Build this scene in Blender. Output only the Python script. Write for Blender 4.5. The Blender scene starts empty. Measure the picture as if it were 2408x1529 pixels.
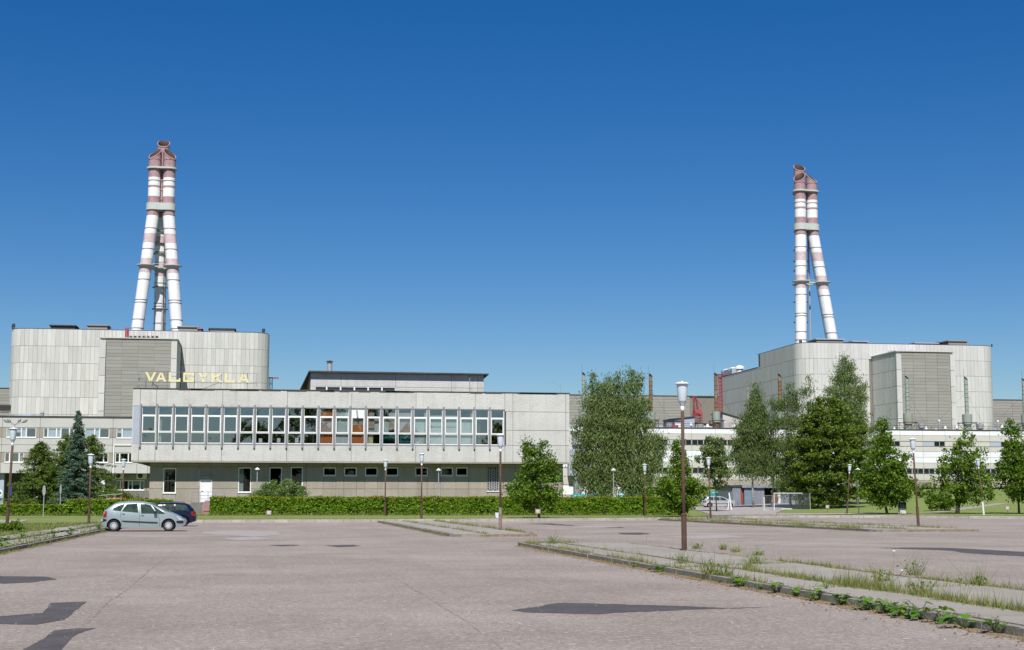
import bpy, math, random
import numpy as np
from mathutils import Vector, Matrix
random.seed(7); rng = np.random.default_rng(7)
R = math.radians
S = bpy.context.scene
COL = S.collection

# ------------------------------------------------------------------ camera, sky, sun
EYE, YAW, PIT, FP = 1.7, R(9.5), math.atan(408.5/3510), 3510.0
cam_d = bpy.data.cameras.new("camera"); cam = bpy.data.objects.new("camera", cam_d); COL.objects.link(cam)
cam.location = (0, 0, EYE); cam.rotation_euler = (R(90)+PIT, 0, -YAW)
cam_d.sensor_width = 36; cam_d.lens = 36*3510/2407; cam_d.clip_end = 8000; cam_d.clip_start = .1
S.camera = cam
SUN_EL, SUN_AZ = R(50), R(11)          # light travels towards +Y and 11 degrees towards +X
W = bpy.data.worlds.new("World"); S.world = W; W.use_nodes = True
wn = W.node_tree.nodes; wl = W.node_tree.links
bg = wn['Background']; sky = wn.new('ShaderNodeTexSky'); sky.sky_type = 'NISHITA'; sky.sun_disc = False
sky.sun_elevation = SUN_EL; sky.sun_rotation = math.pi+SUN_AZ; sky.altitude = 0
sky.air_density = 1.0; sky.dust_density = 0.0; sky.ozone_density = 6.0
hs = wn.new('ShaderNodeHueSaturation'); hs.inputs['Saturation'].default_value = 1.33; hs.inputs['Hue'].default_value = .509
wl.new(sky.outputs[0], hs.inputs['Color']); wl.new(hs.outputs[0], bg.inputs[0]); bg.inputs[1].default_value = 0.069
sl = bpy.data.lights.new("sun", 'SUN'); sun = bpy.data.objects.new("sun", sl); COL.objects.link(sun)
sl.energy = 5.0; sl.angle = R(.53); sl.color = (1.0, .965, .925)
d = Vector((math.sin(SUN_AZ)*math.cos(SUN_EL), math.cos(SUN_AZ)*math.cos(SUN_EL), -math.sin(SUN_EL)))
sun.rotation_euler = d.to_track_quat('-Z', 'Y').to_euler(); sun.location = (0, -20, 40)
vs = S.view_settings; vs.view_transform = 'Standard'; vs.look = 'None'; vs.exposure = .22; vs.gamma = 1; vs.use_curve_mapping = False
S.cycles.max_bounces = 8; S.cycles.transparent_max_bounces = 12
S.cycles.use_denoising = True

# ------------------------------------------------------------------ surveying: sight lines of the photograph turned into metres
def ray(px, py):
    x = (px-1203.5)/FP; y = (764.5-py)/FP
    f = math.cos(PIT)-y*math.sin(PIT); z = math.sin(PIT)+y*math.cos(PIT)
    return x*math.cos(YAW)+f*math.sin(YAW), -x*math.sin(YAW)+f*math.cos(YAW), z
def at(px, py, Y):
    a, b, c = ray(px, py); t = Y/b; return a*t, EYE+c*t
def ax(px, Y, py=1173): return at(px, py, Y)[0]
def az(px, py, Y): return at(px, py, Y)[1]
def gr(px, py, z=0):
    a, b, c = ray(px, py); t = (z-EYE)/c; return a*t, b*t
def c1(x, y): return x/2.78*.9402, (780+y/2.78)*.9402
def c2(x, y): return (640+x/3.01)*.9402, (860+y/3.01)*.9402
def c3(x, y): return (1340+x/3.253)*.9402, (860+y/3.253)*.9402
def c4(x, y): return (1860+x/2.78)*.9402, (780+y/2.78)*.9402
def c8(x, y): return (1280+x/1.881)*.9402, (1280+y/1.881)*.9402
def b5(x, y): return (340+x/5.461)*.9402, (1000+y/5.461)*.9402
def b2(x, y): return (230+x/5.351)*.9402, (800+y/5.351)*.9402
def b3(x, y): return x/4.3675*.9402, (1040+y/4.3675)*.9402
def b4(x, y): return (360+x/7.082)*.9402, (910+y/7.082)*.9402

# ------------------------------------------------------------------ materials
def mat(name, col, rough=.8, col2=None, scale=1.0, detail=6, spec=.3, metal=0, bump=0, bscale=None, rnd=0, stain=None, sscale=.5, samt=.5, st=(.5, .7), stretch=(1, 1, 1), trans=0, fine=None, streak=None, fine2=None):
    """col/col2 mixed by world-space noise; rnd varies tone piece by piece; stain is a second, blotchy colour; fine adds a small-scale speckle"""
    m = bpy.data.materials.new(name); m.use_nodes = True; n = m.node_tree.nodes; l = m.node_tree.links
    b = n['Principled BSDF']; b.inputs['Roughness'].default_value = rough; b.inputs['Metallic'].default_value = metal
    b.inputs['Specular IOR Level'].default_value = spec
    geo = n.new('ShaderNodeNewGeometry'); mp = n.new('ShaderNodeVectorMath'); mp.operation = 'MULTIPLY'; mp.inputs[1].default_value = stretch
    l.new(geo.outputs['Position'], mp.inputs[0])
    def noise(sc, det=detail, ro=.6):
        t = n.new('ShaderNodeTexNoise'); t.inputs['Scale'].default_value = sc; t.inputs['Detail'].default_value = det; t.inputs['Roughness'].default_value = ro
        l.new(mp.outputs[0], t.inputs['Vector']); return t.outputs['Fac']
    def ramp(s, a, b_):
        r = n.new('ShaderNodeMapRange'); r.inputs[1].default_value = a; r.inputs[2].default_value = b_; l.new(s, r.inputs[0]); return r.outputs[0]
    def mixc(f, a, b_):
        x = n.new('ShaderNodeMix'); x.data_type = 'RGBA'
        if isinstance(f, float): x.inputs[0].default_value = f
        else: l.new(f, x.inputs[0])
        for i, v in ((6, a), (7, b_)):
            if isinstance(v, tuple): x.inputs[i].default_value = (*v, 1)
            else: l.new(v, x.inputs[i])
        return x.outputs[2]
    c = tuple(col)
    if col2: c = mixc(ramp(noise(scale), .3, .7), tuple(col), tuple(col2))
    if stain:
        mu = n.new('ShaderNodeMath'); mu.operation = 'MULTIPLY'; mu.inputs[1].default_value = samt
        l.new(ramp(noise(sscale, 8, .7), *st), mu.inputs[0]); c = mixc(mu.outputs[0], c, tuple(stain))
    if fine:
        c = mixc(ramp(noise(fine[0], 5, .85), *fine[2]), c, tuple(fine[1]))
    if fine2: c = mixc(ramp(noise(fine2[0], 8, .9), *fine2[2]), c, tuple(fine2[1]))
    if streak:
        t = n.new('ShaderNodeTexNoise'); t.inputs['Scale'].default_value = streak[1]; t.inputs['Detail'].default_value = 6; t.inputs['Roughness'].default_value = .7
        v = n.new('ShaderNodeVectorMath'); v.operation = 'MULTIPLY'; v.inputs[1].default_value = streak[3] if len(streak) > 3 else (1, 1, .06); l.new(geo.outputs['Position'], v.inputs[0]); l.new(v.outputs[0], t.inputs['Vector'])
        mu2 = n.new('ShaderNodeMath'); mu2.operation = 'MULTIPLY'; mu2.inputs[1].default_value = streak[2]; l.new(ramp(t.outputs['Fac'], .5, .72), mu2.inputs[0]); c = mixc(mu2.outputs[0], c, tuple(streak[0]))
    if rnd:
        oi = n.new('ShaderNodeObjectInfo'); ad = n.new('ShaderNodeMath'); ad.operation = 'ADD'; fr = n.new('ShaderNodeMath'); fr.operation = 'FRACT'
        l.new(oi.outputs['Random'], ad.inputs[0]); l.new(geo.outputs['Random Per Island'], ad.inputs[1]); l.new(ad.outputs[0], fr.inputs[0])
        r = n.new('ShaderNodeMapRange'); r.inputs[3].default_value = 1-rnd; r.inputs[4].default_value = 1+rnd; l.new(fr.outputs[0], r.inputs[0])
        h = n.new('ShaderNodeHueSaturation'); l.new(r.outputs[0], h.inputs['Value'])
        h2 = n.new('ShaderNodeMapRange'); h2.inputs[3].default_value = .5-rnd*.06; h2.inputs[4].default_value = .5+rnd*.06
        sq = n.new('ShaderNodeMath'); sq.operation = 'PINGPONG'; sq.inputs[1].default_value = .13; l.new(fr.outputs[0], sq.inputs[0])
        h2.inputs[2].default_value = .13; l.new(sq.outputs[0], h2.inputs[0]); l.new(h2.outputs[0], h.inputs['Hue'])
        if isinstance(c, tuple): h.inputs['Color'].default_value = (*c, 1)
        else: l.new(c, h.inputs['Color'])
        c = h.outputs[0]
    if isinstance(c, tuple): b.inputs['Base Color'].default_value = (*c, 1)
    else: l.new(c, b.inputs['Base Color'])
    if bump:
        bp = n.new('ShaderNodeBump'); bp.inputs['Strength'].default_value = bump; bp.inputs['Distance'].default_value = .05
        l.new(noise(bscale or scale*4, 4), bp.inputs['Height']); l.new(bp.outputs[0], b.inputs['Normal'])
    if trans:
        tr = n.new('ShaderNodeBsdfTranslucent'); ms = n.new('ShaderNodeMixShader'); ms.inputs[0].default_value = trans
        if isinstance(c, tuple): tr.inputs[0].default_value = (*c, 1)
        else:
            g = n.new('ShaderNodeMix'); g.data_type = 'RGBA'; g.blend_type = 'MULTIPLY'; g.inputs[0].default_value = 1
            g.inputs[7].default_value = (1.5, 1.35, .6, 1); l.new(c, g.inputs[6]); l.new(g.outputs[2], tr.inputs[0])
        l.new(b.outputs[0], ms.inputs[1]); l.new(tr.outputs[0], ms.inputs[2]); l.new(ms.outputs[0], n['Material Output'].inputs[0])
    return m
def glass(name, tint, fac):
    m = bpy.data.materials.new(name); m.use_nodes = True; n = m.node_tree.nodes; l = m.node_tree.links
    n.remove(n['Principled BSDF']); t = n.new('ShaderNodeBsdfTransparent'); t.inputs[0].default_value = (*tint, 1)
    g = n.new('ShaderNodeBsdfGlossy'); g.inputs['Roughness'].default_value = .015
    gg = n.new('ShaderNodeNewGeometry'); dt = n.new('ShaderNodeVectorMath'); dt.operation = 'DOT_PRODUCT'; l.new(gg.outputs['Normal'], dt.inputs[0]); l.new(gg.outputs['Incoming'], dt.inputs[1])
    ab = n.new('ShaderNodeMath'); ab.operation = 'ABSOLUTE'; l.new(dt.outputs['Value'], ab.inputs[0]); om = n.new('ShaderNodeMath'); om.operation = 'SUBTRACT'; om.inputs[0].default_value = 1; l.new(ab.outputs[0], om.inputs[1])
    fr = n.new('ShaderNodeMath'); fr.operation = 'POWER'; fr.inputs[1].default_value = 4; l.new(om.outputs[0], fr.inputs[0]); mr = n.new('ShaderNodeMapRange')
    mr.inputs[1].default_value = 0; mr.inputs[2].default_value = 1; mr.inputs[3].default_value = fac; mr.inputs[4].default_value = 1
    l.new(fr.outputs[0], mr.inputs[0]); x = n.new('ShaderNodeMixShader'); l.new(mr.outputs[0], x.inputs[0])
    nt = n.new('ShaderNodeTexNoise'); nt.inputs['Scale'].default_value = .9; bp = n.new('ShaderNodeBump'); bp.inputs['Strength'].default_value = .05; bp.inputs['Distance'].default_value = .02
    ge = n.new('ShaderNodeNewGeometry'); l.new(ge.outputs['Position'], nt.inputs[0]); l.new(nt.outputs[0], bp.inputs['Height']); l.new(bp.outputs[0], g.inputs['Normal'])
    l.new(t.outputs[0], x.inputs[1]); l.new(g.outputs[0], x.inputs[2]); l.new(x.outputs[0], n['Material Output'].inputs[0]); return m

def dull(c): return tuple(c)
M = dict(
 asphalt=mat('asphalt', (.34, .284, .238), .9, (.262, .217, .18), .45, detail=10, streak=((.22, .185, .162), .55, .45, (1, .07, 1)), stain=(.41, .352, .305), sscale=.13, samt=.8, st=(.45, .62), bump=.5, bscale=45, fine=(17, (.1, .083, .072), (.49, .64)), fine2=(7, (.66, .57, .5), (.52, .66))),
 asphalt_pale=mat('asphalt_pale', (.4, .36, .33), .9, (.3, .265, .24), 1.6, fine=(30, (.25, .22, .21), (.55, .7))),
 asphalt_dark=mat('asphalt_dark', (.06, .056, .056), .85, (.105, .094, .09), 1.6, detail=8, bump=.4, bscale=40, fine=(20, (.2, .175, .16), (.52, .72))),
 crack=mat('crack', (.15, .125, .11), .95, (.27, .225, .2), 2.5),
 line=mat('worn_line', (.62, .6, .57), .8, (.36, .32, .31), 2.2),
 slab=mat('pavement_slab', (.36, .33, .28), .9, (.29, .265, .225), .7, rnd=.05, stain=(.27, .24, .2), sscale=.9, samt=.5, bump=.4, bscale=20, fine=(35, (.22, .2, .18), (.56, .7))),
 kerb=mat('kerb_concrete', (.3, .275, .235), .9, (.23, .205, .175), 1.5, rnd=.09, stain=(.13, .115, .09), sscale=2.5, samt=.7, bump=.5, bscale=22),
 kerblight=mat('pale_kerb', (.44, .41, .36), .9, (.34, .31, .27), 1.5, rnd=.1, stain=(.22, .2, .16), sscale=1.2, samt=.6),
 soil=mat('sandy_soil', (.3, .23, .15), .95, (.16, .12, .07), 4, bump=.5, bscale=20),
 lawn=mat('lawn', (.165, .235, .042), .95, (.24, .275, .075), .22, detail=10, stain=(.28, .25, .12), sscale=.12, samt=.65, st=(.5, .68), bump=.8, bscale=9, fine=(7, (.055, .095, .02), (.5, .65))),
 earth=mat('earth', (.11, .13, .05), .95, (.14, .14, .07), .05),
 concrete=mat('fascia_concrete', (.56, .55, .515), .9, (.5, .49, .455), .6, rnd=.04, streak=((.33, .31, .27), 2.2, .35), stain=(.32, .31, .28), sscale=.9, samt=.45, st=(.52, .72), bump=.7, bscale=9, fine=(14, (.36, .35, .325), (.57, .75))),
 rough=mat('wall_aggregate', (.37, .33, .275), .95, (.31, .275, .225), .8, rnd=.06, streak=((.22, .19, .15), 1.6, .5), bump=.7, bscale=14, fine=(11, (.22, .19, .15), (.52, .72))),
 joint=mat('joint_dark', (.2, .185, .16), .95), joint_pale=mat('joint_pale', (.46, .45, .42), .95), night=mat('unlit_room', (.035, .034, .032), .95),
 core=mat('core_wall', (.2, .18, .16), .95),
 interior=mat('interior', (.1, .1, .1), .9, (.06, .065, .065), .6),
 white=mat('white_paint', (.78, .78, .76), .5, (.7, .7, .68), 1.3),
 fin=mat('fin_metal', (.27, .28, .295), .6, (.21, .22, .235), 2),
 sill=mat('grey_sill', (.42, .44, .47), .5),
 bluegrey=mat('blue_grey_sheet', (.38, .42, .48), .6, (.34, .38, .44), 1),
 roofing=mat('dark_roofing', (.05, .045, .045), .9, (.09, .08, .08), 1),
 glass=glass('window_glass', (.8, .86, .9), .32),
 glass_dim=glass('dim_glass', (.5, .55, .57), .05),
 orange=mat('orange_curtain', (.62, .2, .06), .9, (.5, .15, .04), 6, stretch=(1, 1, .1)),
 pink=mat('pink_blind', (.52, .38, .32), .9, (.46, .34, .29), 2),
 pale=mat('pale_curtain', (.6, .64, .58), .9, (.5, .55, .5), 5, stretch=(1, 1, .1)),
 greenish=mat('green_trim_curtain', (.4, .5, .36), .9, (.55, .6, .5), 5, stretch=(1, 1, .1)),
 teal=mat('teal_cloth', (.04, .2, .2), .8, (.02, .1, .1), 3),
 yellow=mat('sign_yellow', (.74, .66, .36), .6, (.68, .61, .35), 3),
 rust=mat('rust', (.075, .04, .034), .85, (.13, .075, .045), 3, stain=(.045, .028, .034), sscale=1.5, samt=.6), rustpale=mat('pale_rust', (.17, .11, .08), .85, (.33, .27, .22), 5, stain=(.09, .05, .035), sscale=2, samt=.7),
 darksteel=mat('dark_steel', (.06, .055, .055), .7),
 steel=mat('galvanised', (.42, .43, .43), .5, (.34, .35, .35), 3, metal=.2),
 bell=mat('lamp_enamel', (.6, .66, .7), .45, (.54, .6, .64), 3),
 lampcap=mat('lamp_cap_white', (.75, .76, .75), .5),
 panel=mat('reactor_panel', (.56, .55, .515), .9, (.5, .49, .46), .12, rnd=.1, streak=((.42, .4, .36), .35, .25), stain=(.37, .36, .335), sscale=.5, samt=.5, st=(.5, .75), stretch=(2.5, 2.5, .35)),
 panel_r=mat('reactor_panel_grey', (.56, .55, .525), .9, (.51, .5, .48), .12, rnd=.06, streak=((.44, .42, .39), .35, .25), stain=(.36, .35, .335), sscale=.5, samt=.45, st=(.5, .75), stretch=(2.5, 2.5, .35)),
 strip=mat('beige_strip', (.3, .29, .262), .9, (.265, .255, .23), .2, rnd=.07, stain=(.22, .2, .175), sscale=.35, samt=.4, st=(.5, .75), stretch=(.4, .4, 3)),
 whitewall=mat('white_band', (.74, .745, .75), .8, (.68, .685, .69), .3, rnd=.03, stain=(.5, .46, .4), sscale=.3, samt=.35, st=(.56, .75)),
 creamband=mat('cream_band', (.53, .51, .46), .9, (.48, .46, .415), .3, rnd=.04, stain=(.42, .38, .32), sscale=.4, samt=.4),
 admin=mat('admin_panel', (.5, .49, .46), .9, (.45, .44, .41), .5, rnd=.03, fine=(10, (.38, .37, .34), (.55, .75))),
 pinkpaint=mat('faded_red_paint', (.38, .24, .255), .75, (.45, .31, .33), .9, stain=(.27, .155, .155), sscale=.9, samt=.75, st=(.42, .65), streak=((.2, .1, .08), 1.1, .5)),
 fadedpink=mat('bleached_red_paint', (.54, .42, .43), .7, (.62, .52, .53), .7, stain=(.42, .28, .29), sscale=1.1, samt=.6, st=(.42, .62)),
 pipewhite=mat('pipe_white', (.8, .8, .79), .55, (.76, .76, .75), .3, streak=((.5, .44, .38), .8, .35), stain=(.66, .65, .62), sscale=.5, samt=.35),
 soot=mat('flue_inside', (.09, .06, .05), .9, (.16, .1, .08), .4),
 ringgrey=mat('ring_grey', (.5, .54, .5), .7, (.44, .47, .44), 1),
 red=mat('red_paint', (.42, .06, .075), .7, (.34, .08, .09), 2),
 greenpipe=mat('green_grey_pipe', (.25, .32, .26), .7, (.32, .36, .3), .8, stain=(.28, .16, .08), sscale=.5, samt=.5),
 rustpipe=mat('rust_pipe', (.15, .075, .045), .85, (.24, .15, .09), .5, stain=(.26, .3, .22), sscale=.3, samt=.7),
 bark=mat('bark', (.075, .06, .045), .95, (.045, .036, .03), 6),
 birch=mat('birch_bark', (.5, .48, .44), .9, (.12, .11, .1), 2.2, stretch=(.6, .6, 2.5)),
 tin=mat('shed_tin', (.24, .265, .3), .7, (.19, .21, .25), 1.5, stain=(.3, .27, .23), sscale=2, samt=.5),
 tinblue=mat('shed_tin_blue', (.15, .22, .29), .7, (.22, .27, .31), 1.5),
 redrust=mat('red_door', (.25, .05, .05), .8, (.3, .1, .06), 3),
 tealcar=mat('teal_paint', (.01, .28, .28), .35, spec=.5),
 silver=mat('silver_green_paint', (.33, .4, .4), .42, metal=.4, spec=.4),
 silver2=mat('silver_paint', (.5, .52, .54), .3, metal=.3, spec=.5),
 navy=mat('navy_paint', (.006, .01, .036), .25, spec=.45),
 tyre=mat('tyre', (.02, .02, .021), .85),
 hub=mat('hubcap', (.6, .61, .62), .35, metal=.4),
 black=mat('black_plastic', (.02, .021, .024), .6),
 lampred=mat('tail_lamp', (.28, .012, .015), .3, spec=.4),
 lampclear=mat('headlamp', (.5, .55, .6), .15, spec=.8),
 chrome=mat('chrome', (.6, .6, .62), .15, metal=1),
 carglass=glass('car_glass', (.3, .38, .36), .22),
 blue=mat('blue_sign', (.03, .08, .2), .5), signback=mat('sign_back', (.3, .31, .34), .5, metal=.2),
 flower=mat('orange_flower', (.75, .2, .02), .7, rnd=.3),
 whiteflower=mat('white_flower', (.8, .8, .76), .7),
 redlitter=mat('leaf_litter', (.26, .16, .08), .9, (.14, .09, .05), 9, rnd=.3),
 plinth=mat('dark_plinth', (.15, .14, .13), .9, (.2, .19, .17), 3, stretch=(3, 1, .4)),
 pinkbox=mat('pink_box', (.36, .19, .19), .8, (.3, .2, .2), 3),
 screen=mat('sheer', (.62, .66, .66), .9),
)
def leaf(name, c, c2, sc=.8, rnd=.3, tr=.3, rough=.5):
    return mat(name, c, rough, c2, sc, detail=3, rnd=rnd, trans=tr, spec=.25)
L = dict(
 maple=leaf('maple_leaf', (.065, .135, .01), (.15, .24, .02), 1.1),
 maple2=leaf('maple_leaf_light', (.075, .15, .011), (.165, .255, .022), 1.1),
 linden=leaf('linden_leaf', (.075, .13, .014), (.165, .235, .03), .9),
 birchleaf=leaf('birch_leaf', (.075, .125, .032), (.165, .225, .065), .9),
 birchdark=leaf('birch_leaf_dark', (.1, .155, .045), (.205, .27, .085), .9),
 spruce=leaf('spruce_needles', (.065, .115, .075), (.12, .19, .125), .8, .25, .1),
 larch=leaf('larch_needles', (.085, .14, .02), (.125, .185, .03), .8, .25, .2),
 hedge=leaf('hedge_leaf', (.135, .245, .013), (.19, .3, .02), 1.2, .4),
 hedgetop=leaf('hedge_shoots', (.2, .235, .012), (.25, .215, .03), .9, .3),
 bush=leaf('bush_leaf', (.13, .21, .05), (.17, .25, .07), 1.2),
 grass=leaf('grass_blade', (.13, .18, .035), (.27, .27, .09), 1.5, .35, .3),
 straw=leaf('straw_blade', (.36, .3, .15), (.28, .26, .12), 1.5, .3, .3),
 weed=leaf('weed_leaf', (.09, .2, .02), (.12, .26, .025), 3, .25, .35),
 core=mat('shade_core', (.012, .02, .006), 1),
)

# ------------------------------------------------------------------ mesh helpers
ORG = {}
def reg(o, w): ORG[o.name] = Vector(w)
def tag(o, label=None, cat=None, group=None, kind=None):
    if label: o['label'] = label
    if cat: o['category'] = cat
    if group: o['group'] = group
    if kind: o['kind'] = kind
    return o
def empty(name, loc, label=None, cat=None, group=None, kind=None, rz=0):
    o = bpy.data.objects.new(name, None); COL.objects.link(o); o.location = loc; o.rotation_euler.z = rz; o.empty_display_size = .3
    reg(o, loc); return tag(o, label, cat, group, kind)
def fastmesh(name, V, F, mats, smooth=False, mi=None):
    """V (n,3) array, F (m,k) int array with a constant number of corners"""
    me = bpy.data.meshes.new(name); V = np.asarray(V, dtype=np.float32); F = np.asarray(F, dtype=np.int32); m, k = F.shape
    me.vertices.add(len(V)); me.vertices.foreach_set('co', V.ravel()); me.loops.add(m*k); me.loops.foreach_set('vertex_index', F.ravel())
    me.polygons.add(m); me.polygons.foreach_set('loop_start', np.arange(0, m*k, k, dtype=np.int32)); me.polygons.foreach_set('loop_total', np.full(m, k, dtype=np.int32))
    if mi is not None: me.polygons.foreach_set('material_index', np.asarray(mi, dtype=np.int32))
    me.update(calc_edges=True)
    for x in mats: me.materials.append(x)
    if smooth: me.polygons.foreach_set('use_smooth', np.ones(m, dtype=bool))
    return me
def link(name, me, parent=None, **k):
    o = bpy.data.objects.new(name, me); COL.objects.link(o)
    if parent is not None: o.parent = parent; reg(o, ORG[parent.name])
    return tag(o, **k)
class MB:
    def __init__(s): s.v = []; s.f = []; s.m = []; s.cur = 0
    def add(s, vs_, fs_):
        b = len(s.v); s.v += [tuple(p) for p in vs_]; s.f += [tuple(b+i for i in f) for f in fs_]; s.m += [s.cur]*len(fs_); return s
    def box(s, x0, y0, z0, x1, y1, z1):
        v = [(x, y, z) for z in (z0, z1) for y in (y0, y1) for x in (x0, x1)]
        return s.add(v, [(0, 2, 3, 1), (4, 5, 7, 6), (0, 1, 5, 4), (2, 6, 7, 3), (0, 4, 6, 2), (1, 3, 7, 5)])
    def obox(s, c, ux, hx, hy, z0, z1):
        """box at centre c (x,y) whose long axis has direction ux"""
        a = Vector((ux[0], ux[1])).normalized(); b = Vector((-a.y, a.x)); v = []
        for z in (z0, z1):
            for sy in (-1, 1):
                for sx in (-1, 1):
                    p = Vector(c[:2])+a*hx*sx+b*hy*sy; v.append((p.x, p.y, z))
        return s.add(v, [(0, 2, 3, 1), (4, 5, 7, 6), (0, 1, 5, 4), (2, 6, 7, 3), (0, 4, 6, 2), (1, 3, 7, 5)])
    def poly(s, pts): return s.add(pts, [tuple(range(len(pts)))])
    def extr(s, pts, z0, z1):
        """vertical prism on a ccw 2D outline"""
        n = len(pts); v = [(x, y, z0) for x, y in pts]+[(x, y, z1) for x, y in pts]
        return s.add(v, [tuple(range(n-1, -1, -1)), tuple(range(n, 2*n))]+[(i, (i+1) % n, n+(i+1) % n, n+i) for i in range(n)])
    def extry(s, pts, y0, y1):
        """prism along Y on an (x,z) outline"""
        n = len(pts); v = [(x, y0, z) for x, z in pts]+[(x, y1, z) for x, z in pts]
        return s.add(v, [tuple(range(n)), tuple(range(2*n-1, n-1, -1))]+[((i+1) % n, i, n+i, n+(i+1) % n) for i in range(n)])
    def lathe(s, prof, c=(0, 0), n=16, tilt=None):
        v = []; f = []
        for r, z in prof:
            for i in range(n): a = 2*math.pi*i/n; v.append((c[0]+r*math.cos(a), c[1]+r*math.sin(a), z))
        for j in range(len(prof)-1):
            for i in range(n): f.append((j*n+i, j*n+(i+1) % n, (j+1)*n+(i+1) % n, (j+1)*n+i))
        f.append(tuple(range(n-1, -1, -1))); f.append(tuple((len(prof)-1)*n+i for i in range(n)))
        return s.add(v, f)
    def tube(s, path, rad, n=6):
        path = [Vector(p) for p in path]; rad = rad if isinstance(rad, (list, tuple)) else [rad]*len(path); v = []; f = []
        for i, p in enumerate(path):
            t = (path[min(i+1, len(path)-1)]-path[max(i-1, 0)]).normalized()
            u = t.cross(Vector((0, 1, 0)) if abs(t.y) < .9 else Vector((1, 0, 0))).normalized(); w = t.cross(u)
            for k in range(n): a = 2*math.pi*k/n; q = p+(u*math.cos(a)+w*math.sin(a))*rad[i]; v.append(tuple(q))
        for i in range(len(path)-1):
            for k in range(n): f.append((i*n+k, (i+1)*n+k, (i+1)*n+(k+1) % n, i*n+(k+1) % n))
        f.append(tuple(range(n))); f.append(tuple((len(path)-1)*n+k for k in range(n-1, -1, -1)))
        return s.add(v, f)
    def holes(s, x0, x1, z0, z1, y0, y1, hs_):
        """wall slab with rectangular openings, as butted boxes"""
        xs = sorted({x0, x1, *[min(max(h[0], x0), x1) for h in hs_], *[min(max(h[1], x0), x1) for h in hs_]})
        for a, b in zip(xs, xs[1:]):
            if b-a < 1e-4: continue
            mid = (a+b)/2; cuts = sorted((max(h[2], z0), min(h[3], z1)) for h in hs_ if h[0] < mid < h[1] and h[3] > z0 and h[2] < z1); z = z0
            for c_, d_ in cuts+[(z1, z1)]:
                if c_-z > 1e-4: s.box(a, y0, z, b, y1, c_)
                z = max(z, d_)
        return s
    def build(s, name, m, parent=None, smooth=False, **k):
        me = bpy.data.meshes.new(name); o_ = ORG[parent.name] if parent is not None else Vector((0, 0, 0))
        me.from_pydata([(x-o_.x, y-o_.y, z-o_.z) for x, y, z in s.v], [], s.f)
        for x in (m if isinstance(m, (list, tuple)) else [m]): me.materials.append(x)
        me.polygons.foreach_set('material_index', s.m)
        if smooth: me.polygons.foreach_set('use_smooth', [True]*len(s.f))
        me.update()
        return link(name, me, parent, **k)
UNIT = {}
def piece(name, m, parent, c, size, rot=0):
    """one separate piece sharing a unit block mesh (chamfered a little), scaled to size"""
    key = m.name
    if key not in UNIT:
        q = MB().box(-.5, -.5, -.5, .5, .5, .5); me = bpy.data.meshes.new('block_'+key); me.from_pydata(q.v, [], q.f); me.materials.append(m); UNIT[key] = me
    o = bpy.data.objects.new(name, UNIT[key]); COL.objects.link(o); o.parent = parent
    w = ORG[parent.name]; o.location = (c[0]-w.x, c[1]-w.y, c[2]-w.z); o.scale = size; o.rotation_euler.z = rot; return o
def children(o): return [c for c in ALLC.get(o.name, [])]
def copy_tree(o, loc, label=None, rz=None, rot=None, group=None):
    r = o.copy(); COL.objects.link(r); r.location = loc
    if rot: r.rotation_euler = rot
    if label: r['label'] = label
    for ch in list(o.children):
        c = ch.copy(); COL.objects.link(c); c.parent = r
        for g in list(ch.children):
            e = g.copy(); COL.objects.link(e); e.parent = c
    return r
def wob(x, y, s=1.0):
    return math.sin(x*1.7*s+y*.9*s)+.6*math.sin(x*3.1*s-y*2.3*s+1.3)+.4*math.sin(x*7.3*s+y*5.9*s+.7)
# ------------------------------------------------------------------ terrain
KERB = [(-8, 110), (8, 110.5), (21, 113), (33, 117), (37, 121), (41, 128), (48, 131), (56, 129), (61, 123), (66, 119), (90, 116), (300, 112)]
def kerbY(x):
    if x <= KERB[0][0]: return KERB[0][1]
    for (a, b), (c, d_) in zip(KERB, KERB[1:]):
        if x <= c: return b+(d_-b)*(x-a)/(c-a)
    return KERB[-1][1]
def sstep(t): t = min(1, max(0, t)); return t*t*(3-2*t)
def lawnZ(x, y):
    z = .11+.0078*max(0, min(y, 200)-max(110, kerbY(x)))
    if x > 55: z += sstep((x-55)/25)*.0175*max(0, min(y, 322)-145)
    return z
# one ground sheet to the horizon, a little under everything laid on it
q = MB().poly([(-3500, -1500, -.3), (4500, -1500, -.3), (4500, 7000, -.3), (-3500, 7000, -.3)]); q.build('ground', M['earth'], kind='structure')
def grid_sheet(name, xs, ysf, zf, m, skirt=.3):
    ny = 60; V = []; F = []
    for x in xs:
        y0, y1 = ysf(x)
        for j in range(ny): t = (j/(ny-1))**1.6; y = y0+(y1-y0)*t; V.append((x, y, zf(x, y)))
    for i in range(len(xs)-1):
        for j in range(ny-1): F.append((i*ny+j, (i+1)*ny+j, (i+1)*ny+j+1, i*ny+j+1))
    return link(name, fastmesh(name, V, F, [m], True), kind='structure')
xs = sorted(set([-8+.0]+list(np.linspace(-8, 110, 100))+list(np.linspace(112, 420, 30))))
grid_sheet('lawn', xs, lambda x: (kerbY(x)+.1, 700), lawnZ, M['lawn'])
grid_sheet('lawn_beside_path', list(np.linspace(-160, -8.0, 40)), lambda x: (-40, 700), lambda x, y: lawnZ(x, y)-.012, M['lawn'])
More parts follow.
